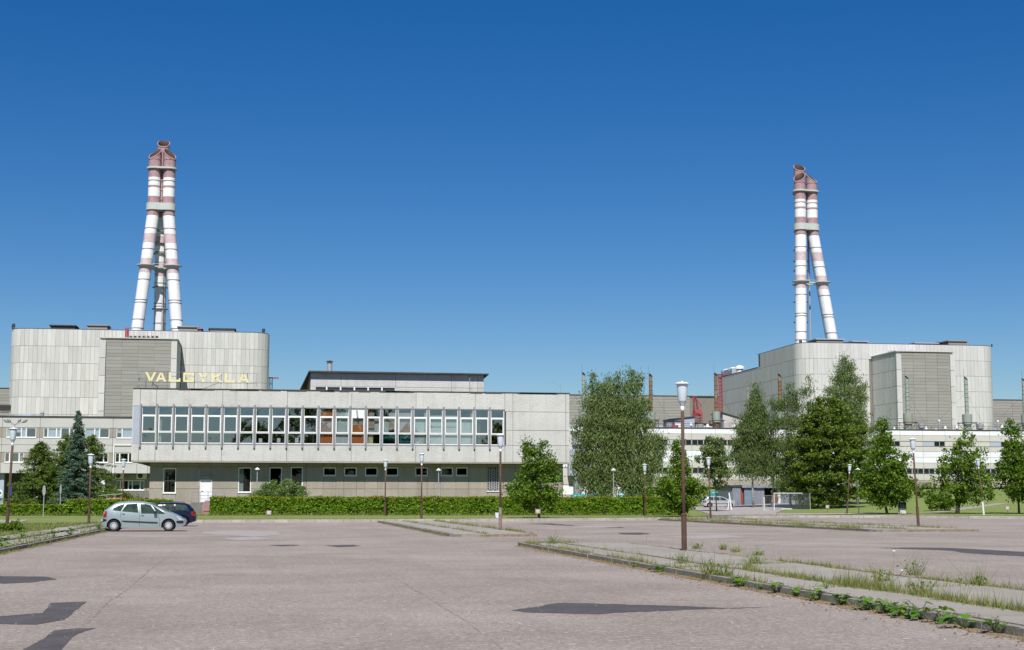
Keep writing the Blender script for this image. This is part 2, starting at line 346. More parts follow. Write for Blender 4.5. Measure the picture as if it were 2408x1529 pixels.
# parking lot
pts = [(-8, -60)]+[(-8, 110)]+KERB[1:]+[(300, -60)]
MB().poly([(x, y, 0) for x, y in reversed(pts)]).build('parking_lot', M['asphalt'], kind='structure')
def patch(name, m, pts, z, amp=.06, sub=18):
    o = []
    n = len(pts)
    for i in range(n):
        a = pts[i]; b = pts[(i+1) % n]
        for k in range(sub):
            t = k/sub; x = a[0]+(b[0]-a[0])*t; y = a[1]+(b[1]-a[1])*t; s_ = amp*min(1.6, 1+.012*y)
            j_ = min(.012, s_*.2); o.append((x+s_*wob(x*3, y*2)*.5+random.uniform(-1, 1)*j_, y+s_*wob(y*3, x*4)*.5+random.uniform(-1, 1)*j_*1.4, z))
    if sum(o[i][0]*o[(i+1) % len(o)][1]-o[(i+1) % len(o)][0]*o[i][1] for i in range(len(o))) < 0: o.reverse()
    import mathutils.geometry as mg
    tri = mg.tessellate_polygon([[Vector(p) for p in o]]); return MB().add(o, [tuple(t) for t in tri]).build(name, m, kind='structure')
P8 = lambda l: [gr(*c8(*p)) for p in l]
P4 = lambda l: [gr(x/3.7625*.9402, (1290+y/3.7625)*.9402) for x, y in l]
patch('tar_patch', M['asphalt_dark'], P8([(0, 465), (90, 448), (250, 428), (420, 433), (620, 438), (880, 447), (1010, 453), (1240, 448), (1010, 456), (700, 466), (400, 482), (120, 475)]), .004)
patch('tar_patch', M['asphalt_dark'], P4([(-60, 566), (0, 568), (430, 575), (540, 600), (300, 628), (30, 640), (-60, 630)]), .004, .03)
patch('tar_patch', M['asphalt_dark'], P4([(-40, 950), (390, 915), (440, 870), (480, 822), (810, 808), (760, 860), (600, 980), (350, 1025), (-40, 1018)]), .004, .02)
patch('tar_patch', M['asphalt_dark'], P4([(140, 1300), (290, 1220), (420, 1150), (510, 1082), (640, 1068), (910, 1056), (790, 1090), (720, 1120), (630, 1200), (540, 1300)]), .004, .012)
patch('tar_patch', M['asphalt_dark'], P8([(1710, 170), (1900, 168), (2050, 170), (2250, 180), (2430, 190), (2430, 212), (2300, 205), (2150, 196), (2050, 183)]), .004, .05)
patch('tar_patch', M['asphalt_dark'], P8([(495, 100), (590, 98), (660, 104), (600, 109), (520, 107)]), .004, .08)
patch('tar_patch', M['asphalt_dark'], P8([(75, 56), (180, 55), (300, 66), (500, 70), (530, 76), (400, 76), (250, 66)]), .004, .08)
patch('tar_patch', M['asphalt_dark'], [gr(*p) for p in [(765, 1283), (830, 1281), (852, 1284), (800, 1287)]], .004, .05)
patch('tar_patch', M['asphalt_dark'], [gr(*p) for p in [(630, 1282), (690, 1281), (704, 1283), (660, 1285)]], .004, .04)
patch('pale_patch', M['asphalt_pale'], P8([(245, 70), (330, 68), (440, 67), (520, 72), (400, 76), (290, 76)]), .008, .08)
patch('pale_patch', M['asphalt_pale'], [gr(*p) for p in [(470, 1251), (560, 1248), (655, 1250), (660, 1258), (600, 1262), (520, 1258), (480, 1255)]], .006, .12)
patch('pale_patch', M['asphalt_pale'], [gr(*p) for p in [(520, 1266), (600, 1262), (640, 1268), (560, 1271)]], .006, .08)
patch('pale_patch', M['asphalt_pale'], [gr(*p) for p in [(1560, 1262), (1700, 1258), (1760, 1263), (1640, 1268)]], .006, .12)
def strip(name, m, pts, w, z, sub=26, amp=.035, gaps=0):
    """a thin wandering strip (crack, seam or worn painted line) lying on the asphalt"""
    P = []
    for a, b in zip(pts, pts[1:]):
        for k in range(sub): t = k/sub; P.append((a[0]+(b[0]-a[0])*t, a[1]+(b[1]-a[1])*t))
    P.append(pts[-1]); q = MB(); E_ = []
    for i, p in enumerate(P):
        a = P[max(0, i-1)]; b = P[min(len(P)-1, i+1)]; t = Vector((b[0]-a[0], b[1]-a[1])).normalized(); n = Vector((-t.y, t.x))
        c = Vector(p)+n*amp*(.5*wob(p[0]*1.3, p[1]*.5)+random.uniform(-.35, .35)); ww = w*(.3+.7*random.random())/2; E_.append((c+n*ww, c-n*ww))
    for i in range(len(P)-1):
        if gaps and random.random() < gaps: continue
        (a, b), (c, d_) = E_[i], E_[i+1]; q.add([(a.x, a.y, z), (b.x, b.y, z), (d_.x, d_.y, z), (c.x, c.y, z)], [(0, 1, 2, 3)])
    return q.build(name, m, kind='structure')
G = lambda l: [gr(*p) for p in l]
strip('asphalt_crack', M['crack'], G([(870, 1325), (930, 1362), (1000, 1402), (1080, 1450), (1190, 1535)]), .022, .003, gaps=.4)
strip('asphalt_crack', M['crack'], G([(425, 1288), (360, 1335), (300, 1385), (250, 1420), (215, 1460)]), .05, .003, amp=.03, gaps=.35)
strip('asphalt_crack', M['crack'], G([(300, 1465), (520, 1468), (760, 1462), (1000, 1466)]), .02, .003, gaps=.5)
strip('asphalt_crack', M['crack'], P8([(1000, 138), (1150, 152), (1300, 163), (1600, 180)]), .06, .003, gaps=.15)
strip('asphalt_crack', M['crack'], P8([(1740, 195), (1900, 210), (2100, 230), (2408, 250)]), .06, .003, gaps=.2)
strip('asphalt_crack', M['crack'], P8([(690, 295), (790, 305), (960, 325), (1080, 345)]), .04, .003, gaps=.1)
strip('asphalt_crack', M['crack'], P8([(1600, 120), (1900, 130), (2200, 132), (2420, 130)]), .07, .003, gaps=.2)
strip('asphalt_crack', M['crack'], P8([(0, 25), (300, 118), (700, 128), (860, 70), (1000, 68)][1:3]), .06, .003, gaps=.3)
strip('asphalt_crack', M['crack'], G([(1740, 1240), (1900, 1246), (2150, 1262), (2407, 1268)]), .08, .003, gaps=.2)
strip('asphalt_crack', M['crack'], G([(60, 1312), (230, 1308), (420, 1316)]), .05, .003, gaps=.4)
strip('painted_line', M['line'], P8([(30, 520), (60, 533), (110, 540)]), .05, .004, gaps=.15)
strip('painted_line', M['line'], P8([(60, 538), (215, 535)]), .03, .004, gaps=.3)
strip('painted_line', M['line'], P8([(1830, 600), (1960, 592), (2205, 575)]), .06, .004, amp=.01, gaps=.12)
strip('painted_line', M['line'], P8([(1300, 612), (1650, 605)]), .025, .004, gaps=.6)
strip('painted_line', M['line'], P8([(2060, 312), (2240, 312), (2420, 308)]), .09, .004, amp=.02, gaps=.15)
strip('painted_line', M['line'], P8([(1950, 268), (2110, 296)]), .05, .004, gaps=.4)
strip('painted_line', M['line'], G([(1270, 1239), (1370, 1240), (1450, 1241)]), .12, .009, gaps=.2)
strip('painted_line', M['line'], G([(470, 1248), (520, 1249), (600, 1249)]), .2, .009, gaps=.3)

# ------------------------------------------------------------------ traffic islands and kerbs
def kerb_run(root, pts, z1=.12, wd=.15, skip=(), km='kerb'):
    """kerb stones one metre long, each its own piece, slightly out of true"""
    acc = []
    for a, b in zip(pts, pts[1:]):
        a = Vector(a); b = Vector(b); n = max(1, round((b-a).length)); d_ = (b-a)/n
        for i in range(n): acc.append((a+d_*(i+.5), d_))
    for c, d_ in acc:
        ln = d_.length; t = d_.normalized(); nrm = Vector((-t.y, t.x)); c = c+nrm*random.uniform(-.012, .012)
        piece('kerb_stone', M[km], root, (c.x, c.y, (z1+random.uniform(-.012, .008))/2-.1), (ln-.02, wd, z1+.2), math.atan2(t.y, t.x)+random.uniform(-.008, .008))
def slab_field(root, xs, ys, z=.115, gap=.06, jx=.12, m=None):
    """concrete paving slabs with crooked edges, each its own piece"""
    for i in range(len(xs)-1):
        for j in range(len(ys)-1):
            x0, x1, y0, y1 = xs[i]+gap/2, xs[i+1]-gap/2, ys[j]+gap/2, ys[j+1]-gap/2
            c = [(x0+random.uniform(0, jx), y0+random.uniform(0, jx)), (x1-random.uniform(0, jx), y0+random.uniform(0, jx)), (x1-random.uniform(0, jx), y1-random.uniform(0, jx)), (x0+random.uniform(0, jx), y1-random.uniform(0, jx))]
            o = []
            for a, b in zip(c, c[1:]+c[:1]):
                for k in range(5): t = k/5; x = a[0]+(b[0]-a[0])*t; y = a[1]+(b[1]-a[1])*t; o.append((x+.025*wob(x*5, y*4), y+.025*wob(y*6, x*5)))
            MB().extr(o, -.02, z+random.uniform(-.008, .006)).build('paving_slab', m or M['slab'], root)
def island(x0, x1, y0, y1, long_x, ys, name='traffic_island', soil=True):
    r = empty(name, ((x0+x1)/2, (y0+y1)/2, 0), kind='structure')
    MB().box(x0+.08, y0+.08, -.03, x1-.08, y1-.05, .09).build('soil_bed', M['soil'], r)
    kerb_run(r, [(x0, y1), (x0, y0+.5), (x0+.35, y0)]); kerb_run(r, [(x0+.35, y0), (x1-.3, y0+.6)])
    kerb_run(r, [(x1, y0+.8), (x1, y1)], z1=.105, wd=.1)
    slab_field(r, long_x, ys); return r
ISL1 = island(9.35, 13.3, 13.0, 54.2, [9.48, 10.75, 13.2], [13.2, 16.1, 19.4, 22.6, 26.0, 29.8, 33.8, 38.2, 43.0, 48.0, 53.6])
ISL2 = island(8.55, 12.5, 67.2, 109.8, [8.7, 10.2, 12.4], [68.1, 72.5, 77, 82, 87, 92.5, 98, 103.5, 109.6])
ISL3 = island(31.3, 37.2, 73.6, 117.5, [31.5, 33.4, 37.0], [74.6, 79, 84, 90, 96, 102, 109, 117])
# left pavement along the drive
LW = empty('pavement', (-9.4, 60, 0), kind='structure')
MB().box(-11.1, 12, -.03, -8.1, 110, .098).build('soil_bed', M['soil'], LW)
kerb_run(LW, [(-8.02, 16), (-8.02, 110)], z1=.13)
slab_field(LW, [-11.05, -9.6, -8.15], list(np.arange(40, 104, 3.05)), z=.118, gap=.12, jx=.2)
# far kerb along the whole back of the lot
BK = empty('kerb', (20, 112, 0), kind='structure')
kerb_run(BK, [(x, y-.02) for x, y in KERB[:-2]+[(110, 115.3)]], z1=.22, wd=.2, km='kerblight')
BP = empty('back_pavement', (20, 113, 0), kind='structure')
prev = None
for x in np.arange(-8, 100, 3.0):
    y = kerbY(x); yy = kerbY(x+2.95)
    MB().add([(x, y+.14, .125), (x+2.93, yy+.14, .125), (x+2.93, yy+1.25+.2*wob(x, 1), lawnZ(x+3, yy+1.4)+.012), (x, y+1.25+.2*wob(x-3, 1), lawnZ(x, y+1.4)+.012), (x, y+.14, -.05), (x+2.93, yy+.14, -.05), (x+2.93, yy+1.3, -.05), (x, y+1.3, -.05)],
             [(0, 1, 2, 3), (4, 7, 6, 5), (0, 4, 5, 1), (1, 5, 6, 2), (2, 6, 7, 3), (3, 7, 4, 0)]).build('paving_slab', M['slab'], BP)
# paths across the grass
def path(name, pts, w, m, dz=.02, zf=lawnZ):
    q = MB(); P = []
    for a, b in zip(pts, pts[1:]):
        for k in range(14): t = k/14; P.append((a[0]+(b[0]-a[0])*t, a[1]+(b[1]-a[1])*t))
    P.append(pts[-1]); E_ = []
    for i, p in enumerate(P):
        a = P[max(0, i-1)]; b = P[min(len(P)-1, i+1)]; t = Vector((b[0]-a[0], b[1]-a[1])).normalized(); n = Vector((-t.y, t.x)); c = Vector(p); ww = w/2*(1+.12*wob(p[0], p[1])); E_.append((c+n*ww, c-n*ww))
    for (a, b), (c, d_) in zip(E_, E_[1:]):
        q.add([(v.x, v.y, zf(v.x, v.y)+dz) for v in (a, b, d_, c)], [(0, 1, 2, 3)])
    return q.build(name, m, kind='structure')
path('footpath', [(-11, 104), (-24, 105.5), (-45, 108)], 1.6, M['slab'])
path('footpath', [(-11, 109), (-8, 106)], 3.5, M['slab'])
path('footpath', [(-4, 127.2), (12, 128.0), (40, 130.5)], .5, M['slab'])
path('footpath', [(-8, 127), (-30, 127)], .9, M['slab'])
MB().poly([(*gr(x, y, .15), .15) for x, y in ((-60, 1238), (8, 1238), (42, 1230), (75, 1220), (20, 1219.5), (-60, 1219.5))]).build('side_drive', M['asphalt_pale'], kind='structure')
path('footpath', [(56, 137), (66, 142), (76, 155), (92, 176)], 1.5, M['slab'])
# yard before the sheds
YD = [(41, 133), (60, 138), (60, 141), (51.5, 146), (58.5, 163), (73, 189), (55, 190), (49, 165)]
MB().poly([(x, y, lawnZ(x, y)+.03) for x, y in YD]).build('yard', M['asphalt_pale'], kind='structure')

# ------------------------------------------------------------------ canteen
CY_ = 141.0; GY = 142.4
cx0, cx1 = -11.65, 29.2
CB = empty('canteen_building', (9, 150, .3), 'long white two-storey canteen with a row of white-framed windows above a brown-grey ground floor', 'building')
Z0, Z1 = 5.15, 11.75; WZ0, WZ1 = 6.72, 10.18; PX0 = -10.98; SP = 1.474; NW = 23
win_x0, win_x1 = PX0-.05, PX0+SP*NW+.08
# upper floor core wall with window band opening
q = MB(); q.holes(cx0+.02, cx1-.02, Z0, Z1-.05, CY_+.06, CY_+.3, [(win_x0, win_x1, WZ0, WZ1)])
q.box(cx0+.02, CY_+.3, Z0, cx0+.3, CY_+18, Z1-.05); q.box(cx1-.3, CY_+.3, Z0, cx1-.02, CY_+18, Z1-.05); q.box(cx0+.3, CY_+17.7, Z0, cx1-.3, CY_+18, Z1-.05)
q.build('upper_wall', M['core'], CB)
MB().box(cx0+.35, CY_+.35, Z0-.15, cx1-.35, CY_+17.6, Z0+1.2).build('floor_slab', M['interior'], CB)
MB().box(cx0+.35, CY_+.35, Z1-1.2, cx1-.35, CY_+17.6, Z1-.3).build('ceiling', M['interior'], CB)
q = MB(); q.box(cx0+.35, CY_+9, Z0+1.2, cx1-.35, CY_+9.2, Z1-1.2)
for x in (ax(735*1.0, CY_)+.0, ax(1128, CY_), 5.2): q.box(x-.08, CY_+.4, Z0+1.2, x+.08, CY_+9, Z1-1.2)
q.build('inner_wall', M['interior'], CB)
MB().box(cx0-.02, CY_-.04, Z0-.12, cx1+.02, CY_+1.6, Z0-.0).build('soffit', M['rough'], CB)
q = MB(); q.box(cx0-.06, CY_-.08, Z1, cx1+.06, CY_+18.1, Z1+.1)
for i in range(26): x = random.uniform(cx0, cx1-2); q.box(x, CY_-.1, Z1-.03, x+random.uniform(.6, 2.2), CY_-.02, Z1+.06+random.random()*.03)
q.build('roof', M['roofing'], CB)
# fascia panels
def pn(x0, x1, z0, z1, y=CY_, m=None, dy=.0):
    return piece('wall_panel', m or M['concrete'], CB, ((x0+x1)/2, y+.02+dy+random.uniform(-.006, .006), (z0+z1)/2), (x1-x0-.035, .12, z1-z0-.035))
jx = [cx0, ax(c1(975, 0)[0], CY_, 940)]+[ax(p, CY_, 940) for p in (368, 523.5, 676, 827, 978, 1117, 1186.5)]+[ax(c2(1933, 0)[0], CY_, 980), ax(c2(2330, 0)[0], CY_, 980), cx1]
for a, b in zip(jx[:8], jx[1:8]): pn(a, b, WZ1, Z1); 
for a, b in zip(jx[1:8], jx[2:8]): pn(a, b, Z0, WZ0)
pn(jx[0], jx[1], Z0, WZ0)
pn(jx[7], jx[8], WZ1, Z1); pn(jx[7], jx[8], Z0, WZ0)
rz_ = [Z0, az(1250, c2(0, 765)[1], CY_), az(1250, c2(0, 653)[1], CY_), az(1250, c2(0, 513)[1], CY_), Z1]
for i in range(4):
    for a, b in ((win_x1 if 0 < i < 3 else jx[8], jx[9]), (jx[9], jx[10]), (jx[10], jx[11])):
        if b-a > .2: pn(a, b, rz_[i], rz_[i+1])
# left blue-grey infill and left side
MB().box(cx0, CY_-.02, WZ0, win_x0-.03, CY_+.06, WZ1).build('infill_panel', M['bluegrey'], CB)
for i, (a, b) in enumerate([(Z0, WZ0), (WZ0, WZ1), (WZ1, Z1)]):
    for k in range(3): piece('wall_panel', M['concrete'], CB, (cx0-.04, CY_+3+k*6-.0, (a+b)/2), (.12, 5.96, b-a-.04))
# narrow strips of flashing above and below the windows
MB().box(win_x0, CY_-.05, WZ0-.07, win_x1, CY_+.03, WZ0+.05).build('sill_flashing', M['fin'], CB)
MB().box(win_x0, CY_-.03, WZ1-.06, win_x1, CY_+.03, WZ1+.02).build('head_flashing', M['fin'], CB)
finq = None
for i in range(NW+1):
    if i == NW: continue
    x = PX0+SP*i-.02
    f = MB().box(x-.075, CY_-.22, WZ0-.33, x+.075, CY_-.05, WZ1+.2); f.box(x-.045, CY_-.15, WZ0-.42, x+.045, CY_-.05, WZ0-.33)
    f.build('fin', M['fin'], CB)
TOPR = (9.4, 10.1); MIDR = (7.87, 9.27); BOTR = (6.85, 7.74)
def curtain(w, kind, x0, x1, z0, z1, y=CY_+.24):
    q = MB(); n = 12
    for k in range(n):
        a = x0+(x1-x0)*k/n; b = x0+(x1-x0)*(k+1)/n; dy = .03*(k % 2); dz = .03*(1-(k % 2))
        q.add([(a, y+dy, z0), (b, y+.03-dy, z0), (b, y+.03-dy, z1), (a, y+dy, z1)], [(0, 1, 2, 3)])
    q.build('curtain', M[kind], w)
for i in range(NW):
    x0 = PX0+SP*i+.1; x1 = x0+SP-.22; q = MB(); fy0, fy1 = CY_+.03, CY_+.11
    q.holes(x0, x1, WZ0+.06, WZ1-.05, fy0, fy1, [(x0+.045, x1-.045, BOTR[0], BOTR[1]), (x0+.06, x1-.06, MIDR[0], MIDR[1]), (x0+.045, x1-.045, TOPR[0], TOPR[1])])
    sx = .055
    q.holes(x0+.06, x1-.06, MIDR[0]-.05, MIDR[1]+.05, fy0-.025, fy0, [(x0+.06+sx, x1-.06-sx, MIDR[0]+.04, MIDR[1]-.04)])
    w = q.build('window', M['white'], CB)
    MB().box(x1, CY_+.04, WZ0+.05, x1+.12, CY_+.1, WZ1-.04).build('mullion', M['fin'], w)
    for (a, b) in (TOPR, MIDR, BOTR):
        if i == 13 and a == TOPR[0]: MB().box(x0+.06, CY_+.05, a, x1-.06, CY_+.09, b).build('blank_board', M['white'], w); continue
        t = random.uniform(-.004, .004)
        MB().add([(x0+.06, CY_+.07+t, a), (x1-.06, CY_+.07-t, a), (x1-.06, CY_+.07-t*.3, b), (x0+.06, CY_+.07+t*.3, b)], [(0, 1, 2, 3)]).build('pane', M['glass'], w)
    if i == 11: curtain(w, 'pink', x0, x1, MIDR[0], MIDR[1]); curtain(w, 'orange', x0+.1, x1, BOTR[0], BOTR[1]); curtain(w, 'orange', x0+.04, x1, TOPR[0], TOPR[1]-.1)
    if i == 12: curtain(w, 'pale', x0, x1, WZ0+.1, WZ1-.1)
    if i == 13: curtain(w, 'pink', x0, x1, 8.55, MIDR[1]); curtain(w, 'orange', x0, x1, BOTR[0], 8.6)
    if i == 14: curtain(w, 'pale', x0, x1, 7.95, 9.2, CY_+.4); curtain(w, 'pink', x0+.15, x0+.7, 8.3, 9.8); curtain(w, 'yellow', x0+.15, x0+.6, BOTR[0], BOTR[1]-.05)
    if i == 15: curtain(w, 'pale', x0, x0+.6, MIDR[0], MIDR[1]); curtain(w, 'pink', x0+.6, x1, 8.2, 9.75); curtain(w, 'teal', x0, x1, 7.2, 7.75, CY_+.5)
    if i == 16: curtain(w, 'pink', x0, x1, 7.95, 9.8); curtain(w, 'teal', x0, x1, 7.0, 7.7, CY_+.5)
    if i in (17, 20): curtain(w, 'pale', x0+.12, x1-.25, WZ0+.1, 9.3); curtain(w, 'greenish', x1-.25, x1, WZ0+.1, WZ1-.1)
    if i in (18, 19): curtain(w, 'pale', x0, x1, WZ0+.1, 9.55); MB().box(x0, CY_+.2, 8.5, x1, CY_+.22, 8.62).build('curtain_band', M['greenish'], w)
    if i == 1: curtain(w, 'greenish', x0, x0+.28, WZ0+.1, 9.2)
    if i in (7, 8, 9): MB().box(x0+.3+.2*(i-7), CY_+.3, 6.9, x0+.62+.2*(i-7), CY_+.5, 7.08+.03*i).build('windowsill_box', M['white'], w)
x = PX0+SP*13+.6; MB().tube([(x, CY_+.05, 10.0), (x, CY_-.12, 9.95), (x+.08, CY_-.2, 9.35)], .075, 8).build('vent_pipe', M['steel'], CB)
# ground floor
gx0, gx1 = ax(350, GY), cx1-.35; GZ0 = .2; GT = Z0-.12
def bx(f, X0, X1, Y0, Y1):   # a rectangle of the zoomed photograph turned into metres on the ground-floor wall
    a = f(X0, Y1); b = f(X1, Y0); return ax(a[0], GY, 1130), ax(b[0], GY, 1130), az(*a, GY), az(*b, GY)
WINS = [bx(b5, 370, 548, 935, 1275), bx(b5, 1395, 1572, 925, 1265), bx(c2, 100, 195, 930, 1076), bx(c2, 260, 352, 928, 1076)]
SM = [bx(c2, a, b, 931, 993) for a, b in ((505, 602), (662, 758), (820, 915), (977, 1070), (1198, 1293), (1390, 1482), (1505, 1593))]
GR = [bx(c2, 1740, 1826, 931, 1106)]; DR = [bx(b5, 872, 1040, 1092, 1398)]
OP = WINS+SM+GR+DR
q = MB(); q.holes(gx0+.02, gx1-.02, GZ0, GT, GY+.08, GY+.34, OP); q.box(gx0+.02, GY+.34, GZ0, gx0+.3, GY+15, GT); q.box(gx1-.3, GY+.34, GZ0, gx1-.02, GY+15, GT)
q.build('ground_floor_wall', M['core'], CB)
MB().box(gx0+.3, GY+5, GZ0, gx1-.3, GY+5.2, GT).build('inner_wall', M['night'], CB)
jn = sorted([gx0, gx1]+[bx(b5, a, a, 0, 0)[0] for a in (370, 550, 865, 1025, 1395, 1572)]+[bx(c2, a, a, 0, 0)[0] for a in (100, 260, 380, 505, 602, 662, 758, 820, 915, 977, 1070, 1228, 1293, 1390, 1505, 1600, 1740, 1840, 1950, 2080, 2200)])
zt_ = az(900, c2(0, 928)[1], GY); zl = az(900, c2(0, 1092)[1], GY)
for a, b in zip(jn, jn[1:]):
    for (z0, z1) in ((zt_, GT), (zl, zt_), (GZ0+.95, zl)):
        q = MB(); y = GY+random.uniform(-.006, .006); q.holes(a+.015, b-.015, z0+.015, z1-.015, y, y+.08, OP)
        if q.v: q.build('wall_panel', M['rough'], CB)
MB().box(gx0, GY+.03, GZ0, gx1, GY+.07, GZ0+.95).build('plinth', M['plinth'], CB)
for i, (a, b, c, d_) in enumerate(WINS+SM):
    t = .09; q = MB(); hs_ = [(a+t, b-t, c+t, d_-t)]
    if i == 0: m_ = (c+d_)/2-.02; hs_ = [(a+t, b-t, c+t, m_-.02), (a+t, b-t, m_+.02, d_-t)]
    q.holes(a, b, c, d_, GY+.02, GY+.1, hs_); q.box(a-.04, GY-.07, c-.05, b+.04, GY-.004, c-.0)
    w = q.build('window', M['white'], CB)
    for h in hs_: MB().add([(h[0], GY+.07, h[2]), (h[1], GY+.07, h[2]), (h[1], GY+.07, h[3]), (h[0], GY+.07, h[3])], [(0, 1, 2, 3)]).build('pane', M['glass_dim'] if i < 4 else M['glass_dim'], w)
    if i == 1: MB().box(a+.1, GY+.12, c+.1, a+(b-a)*.4, GY+.16, d_-.1).build('curtain', M['pale'], w)
a, b, c, d_ = GR[0]; q = MB(); q.box(a, GY+.12, c, b, GY+.14, d_); w = q.build('grille_window', M['darksteel'], CB); q = MB()
n = 5
for i in range(n):
    for j in range(9):
        x = a+(b-a)*(i+.5)/n; z = c+(d_-c)*(j+.5)/9; hx = (b-a)/n*.42; hz = (d_-c)/9*.8; zo = (i % 2)*.5*(d_-c)/9
        if z+zo+hz/2 > d_: continue
        for r in ((x-hx, z+zo-hz/2, x-hx+.025, z+zo+hz/2), (x+hx-.025, z+zo-hz/2, x+hx, z+zo+hz/2), (x-hx, z+zo-hz/2, x+hx, z+zo-hz/2+.025)): q.box(r[0], GY-.03, r[1], r[2], GY-.0, r[3])
q.build('security_grille', M['white'], w); MB().box(a-.05, GY-.08, c-.1, b+.05, GY-.004, c-.01).build('sill', M['white'], w)
a, b, c, d_ = DR[0]; q = MB(); q.holes(a, b, c, d_, GY+.0, GY+.1, [(a+.1, b-.1, c, d_-.1)]); w = q.build('door_frame', M['white'], CB)
MB().box(a+.11, GY+.05, c+.01, b-.11, GY+.09, d_-.11).build('door_leaf', M['white'], w); MB().box(a+.16, GY+.0, c+1.0, a+.3, GY+.05, c+1.03).build('door_handle', M['darksteel'], w)
q = MB(); x = ax(b5(858, 0)[0], GY); q.box(x-.03, GY-.06, az(*b5(858, 1180), GY), x+.03, GY-.004, az(*b5(858, 940), GY)); q.box(x+.03, GY-.05, az(*b5(900, 1068), GY), x+.62, GY-.004, az(*b5(900, 1068), GY)+.04); q.box(x+.55, GY-.25, az(*b5(945, 1068), GY), x+.85, GY-.004, az(*b5(945, 1068), GY)+.14)
q.build('conduit_and_lamp', M['steel'], CB)
# landing with railing before the door
q = MB(); la, lb = ax(b5(760, 0)[0], GY), ax(b5(1300, 0)[0], GY); zL = DR[0][2]-.02
q.box(la, GY-2.0, .2, lb, GY-.01, zL); LD = q.build('landing', M['plinth'], CB)
q = MB(); 
for z in (zL+.95, zL+.62, zL+.32): q.tube([(la+.1, GY-1.9, z), (lb-.6, GY-1.9, z)], .022, 5)
for k in range(5): x = la+.1+(lb-.7-la)*k/4; q.tube([(x, GY-1.9, zL), (x, GY-1.9, zL+.95)], .025, 5)
q.build('railing', M['fin'], CB)
# roof storey
BY = 153.0; bx0, bx1 = ax(722, BY, 885)+.9, ax(1137, BY, 885); bz = az(900, 879, BY)
q = MB(); wx0, wx1 = ax(c2(427, 0)[0], BY, 900), ax(c2(1050, 0)[0], BY, 900); wz1 = az(*c2(700, 322), BY)
q.box(bx0-.6, BY+.12, Z1+.1, bx1, BY+12, bz-.02); q.build('roof_storey_wall', M['core'], CB)
jb = [bx0-.55, bx0, wx0, ax(c2(640, 0)[0], BY, 900), wx1, ax(c2(1470, 0)[0], BY, 900), ax(c2(1668, 0)[0], BY, 900), bx1]
for a, b in zip(jb, jb[1:]):
    inw = a >= wx0-.01 and b <= wx1+.01
    if inw: piece('wall_panel', M['concrete'], CB, ((a+b)/2, BY+.03, (wz1+bz)/2), (b-a-.03, .12, bz-wz1-.02))
    else:
        piece('wall_panel', M['concrete'], CB, ((a+b)/2, BY+.03, (wz1+bz)/2+.0), (b-a-.03, .12, bz-wz1-.03)); piece('wall_panel', M['concrete'], CB, ((a+b)/2, BY+.03, (Z1+wz1)/2), (b-a-.03, .12, wz1-Z1-.03))
for i in range(6):
    a = wx0+(wx1-wx0)*i/6; b = wx0+(wx1-wx0)*(i+1)/6; q = MB().holes(a, b, Z1+.1, wz1, BY+.0, BY+.09, [(a+.09, b-.06, Z1+.12, wz1-.07)])
    w = q.build('window', M['white'], CB); MB().add([(a+.09, BY+.06, Z1+.12), (b-.06, BY+.06, Z1+.12), (b-.06, BY+.06, wz1-.07), (a+.09, BY+.06, wz1-.07)], [(0, 1, 2, 3)]).build('pane', M['glass_dim'], w)
rx0 = bx0-.75
MB().add([(rx0, BY-.6, bz), (bx1+.45, BY-.6, bz), (bx1+.45, BY+17, bz-.75), (rx0-.55, BY+17, bz-.95), (rx0, BY-.6, bz+.17), (bx1+.45, BY-.6, bz+.12), (bx1+.45, BY+17, bz-.65), (rx0-.55, BY+17, bz-.7)],
         [(0, 3, 2, 1), (4, 5, 6, 7), (0, 1, 5, 4), (1, 2, 6, 5), (2, 3, 7, 6), (3, 0, 4, 7)]).build('upper_roof', M['roofing'], CB)
x = ax(775, BY+3, 855); q = MB().lathe([(.33, bz-.2), (.33, bz+.35)], (x, BY+3), 14); q.build('flue_base', M['darksteel'], CB)
q = MB().lathe([(.27, bz+.35), (.27, bz+1.35)], (x, BY+3), 14).lathe([(.1, bz+1.35), (.1, bz+1.42)], (x, BY+3), 8); q.build('flue', M['steel'], CB)
MB().lathe([(.42, bz+1.42), (.3, bz+1.5), (.05, bz+1.56)], (x, BY+3), 14).build('flue_cap', M['darksteel'], CB)
x = ax(1104, BY-.3, 890); q = MB().tube([(x, BY-.3, Z1+.6), (x, BY-.3, bz+2.2)], [.04, .012], 5)
for k in range(5): q.tube([(x-.25+.05*k, BY-.3, Z1+.9+.35*k), (x+.25-.05*k, BY-.3, Z1+.9+.35*k)], .015, 4)
q.build('aerial', M['steel'], CB)
x = ax(1316, CY_+8, 915); MB().tube([(x, CY_+8, Z1), (x+.1, CY_+8, Z1+1.6)], .02, 4).tube([(x-.9, CY_+8, Z1+1.9), (x+.1, CY_+8, Z1+1.2)], .012, 4).build('wire_mast', M['steel'], CB)

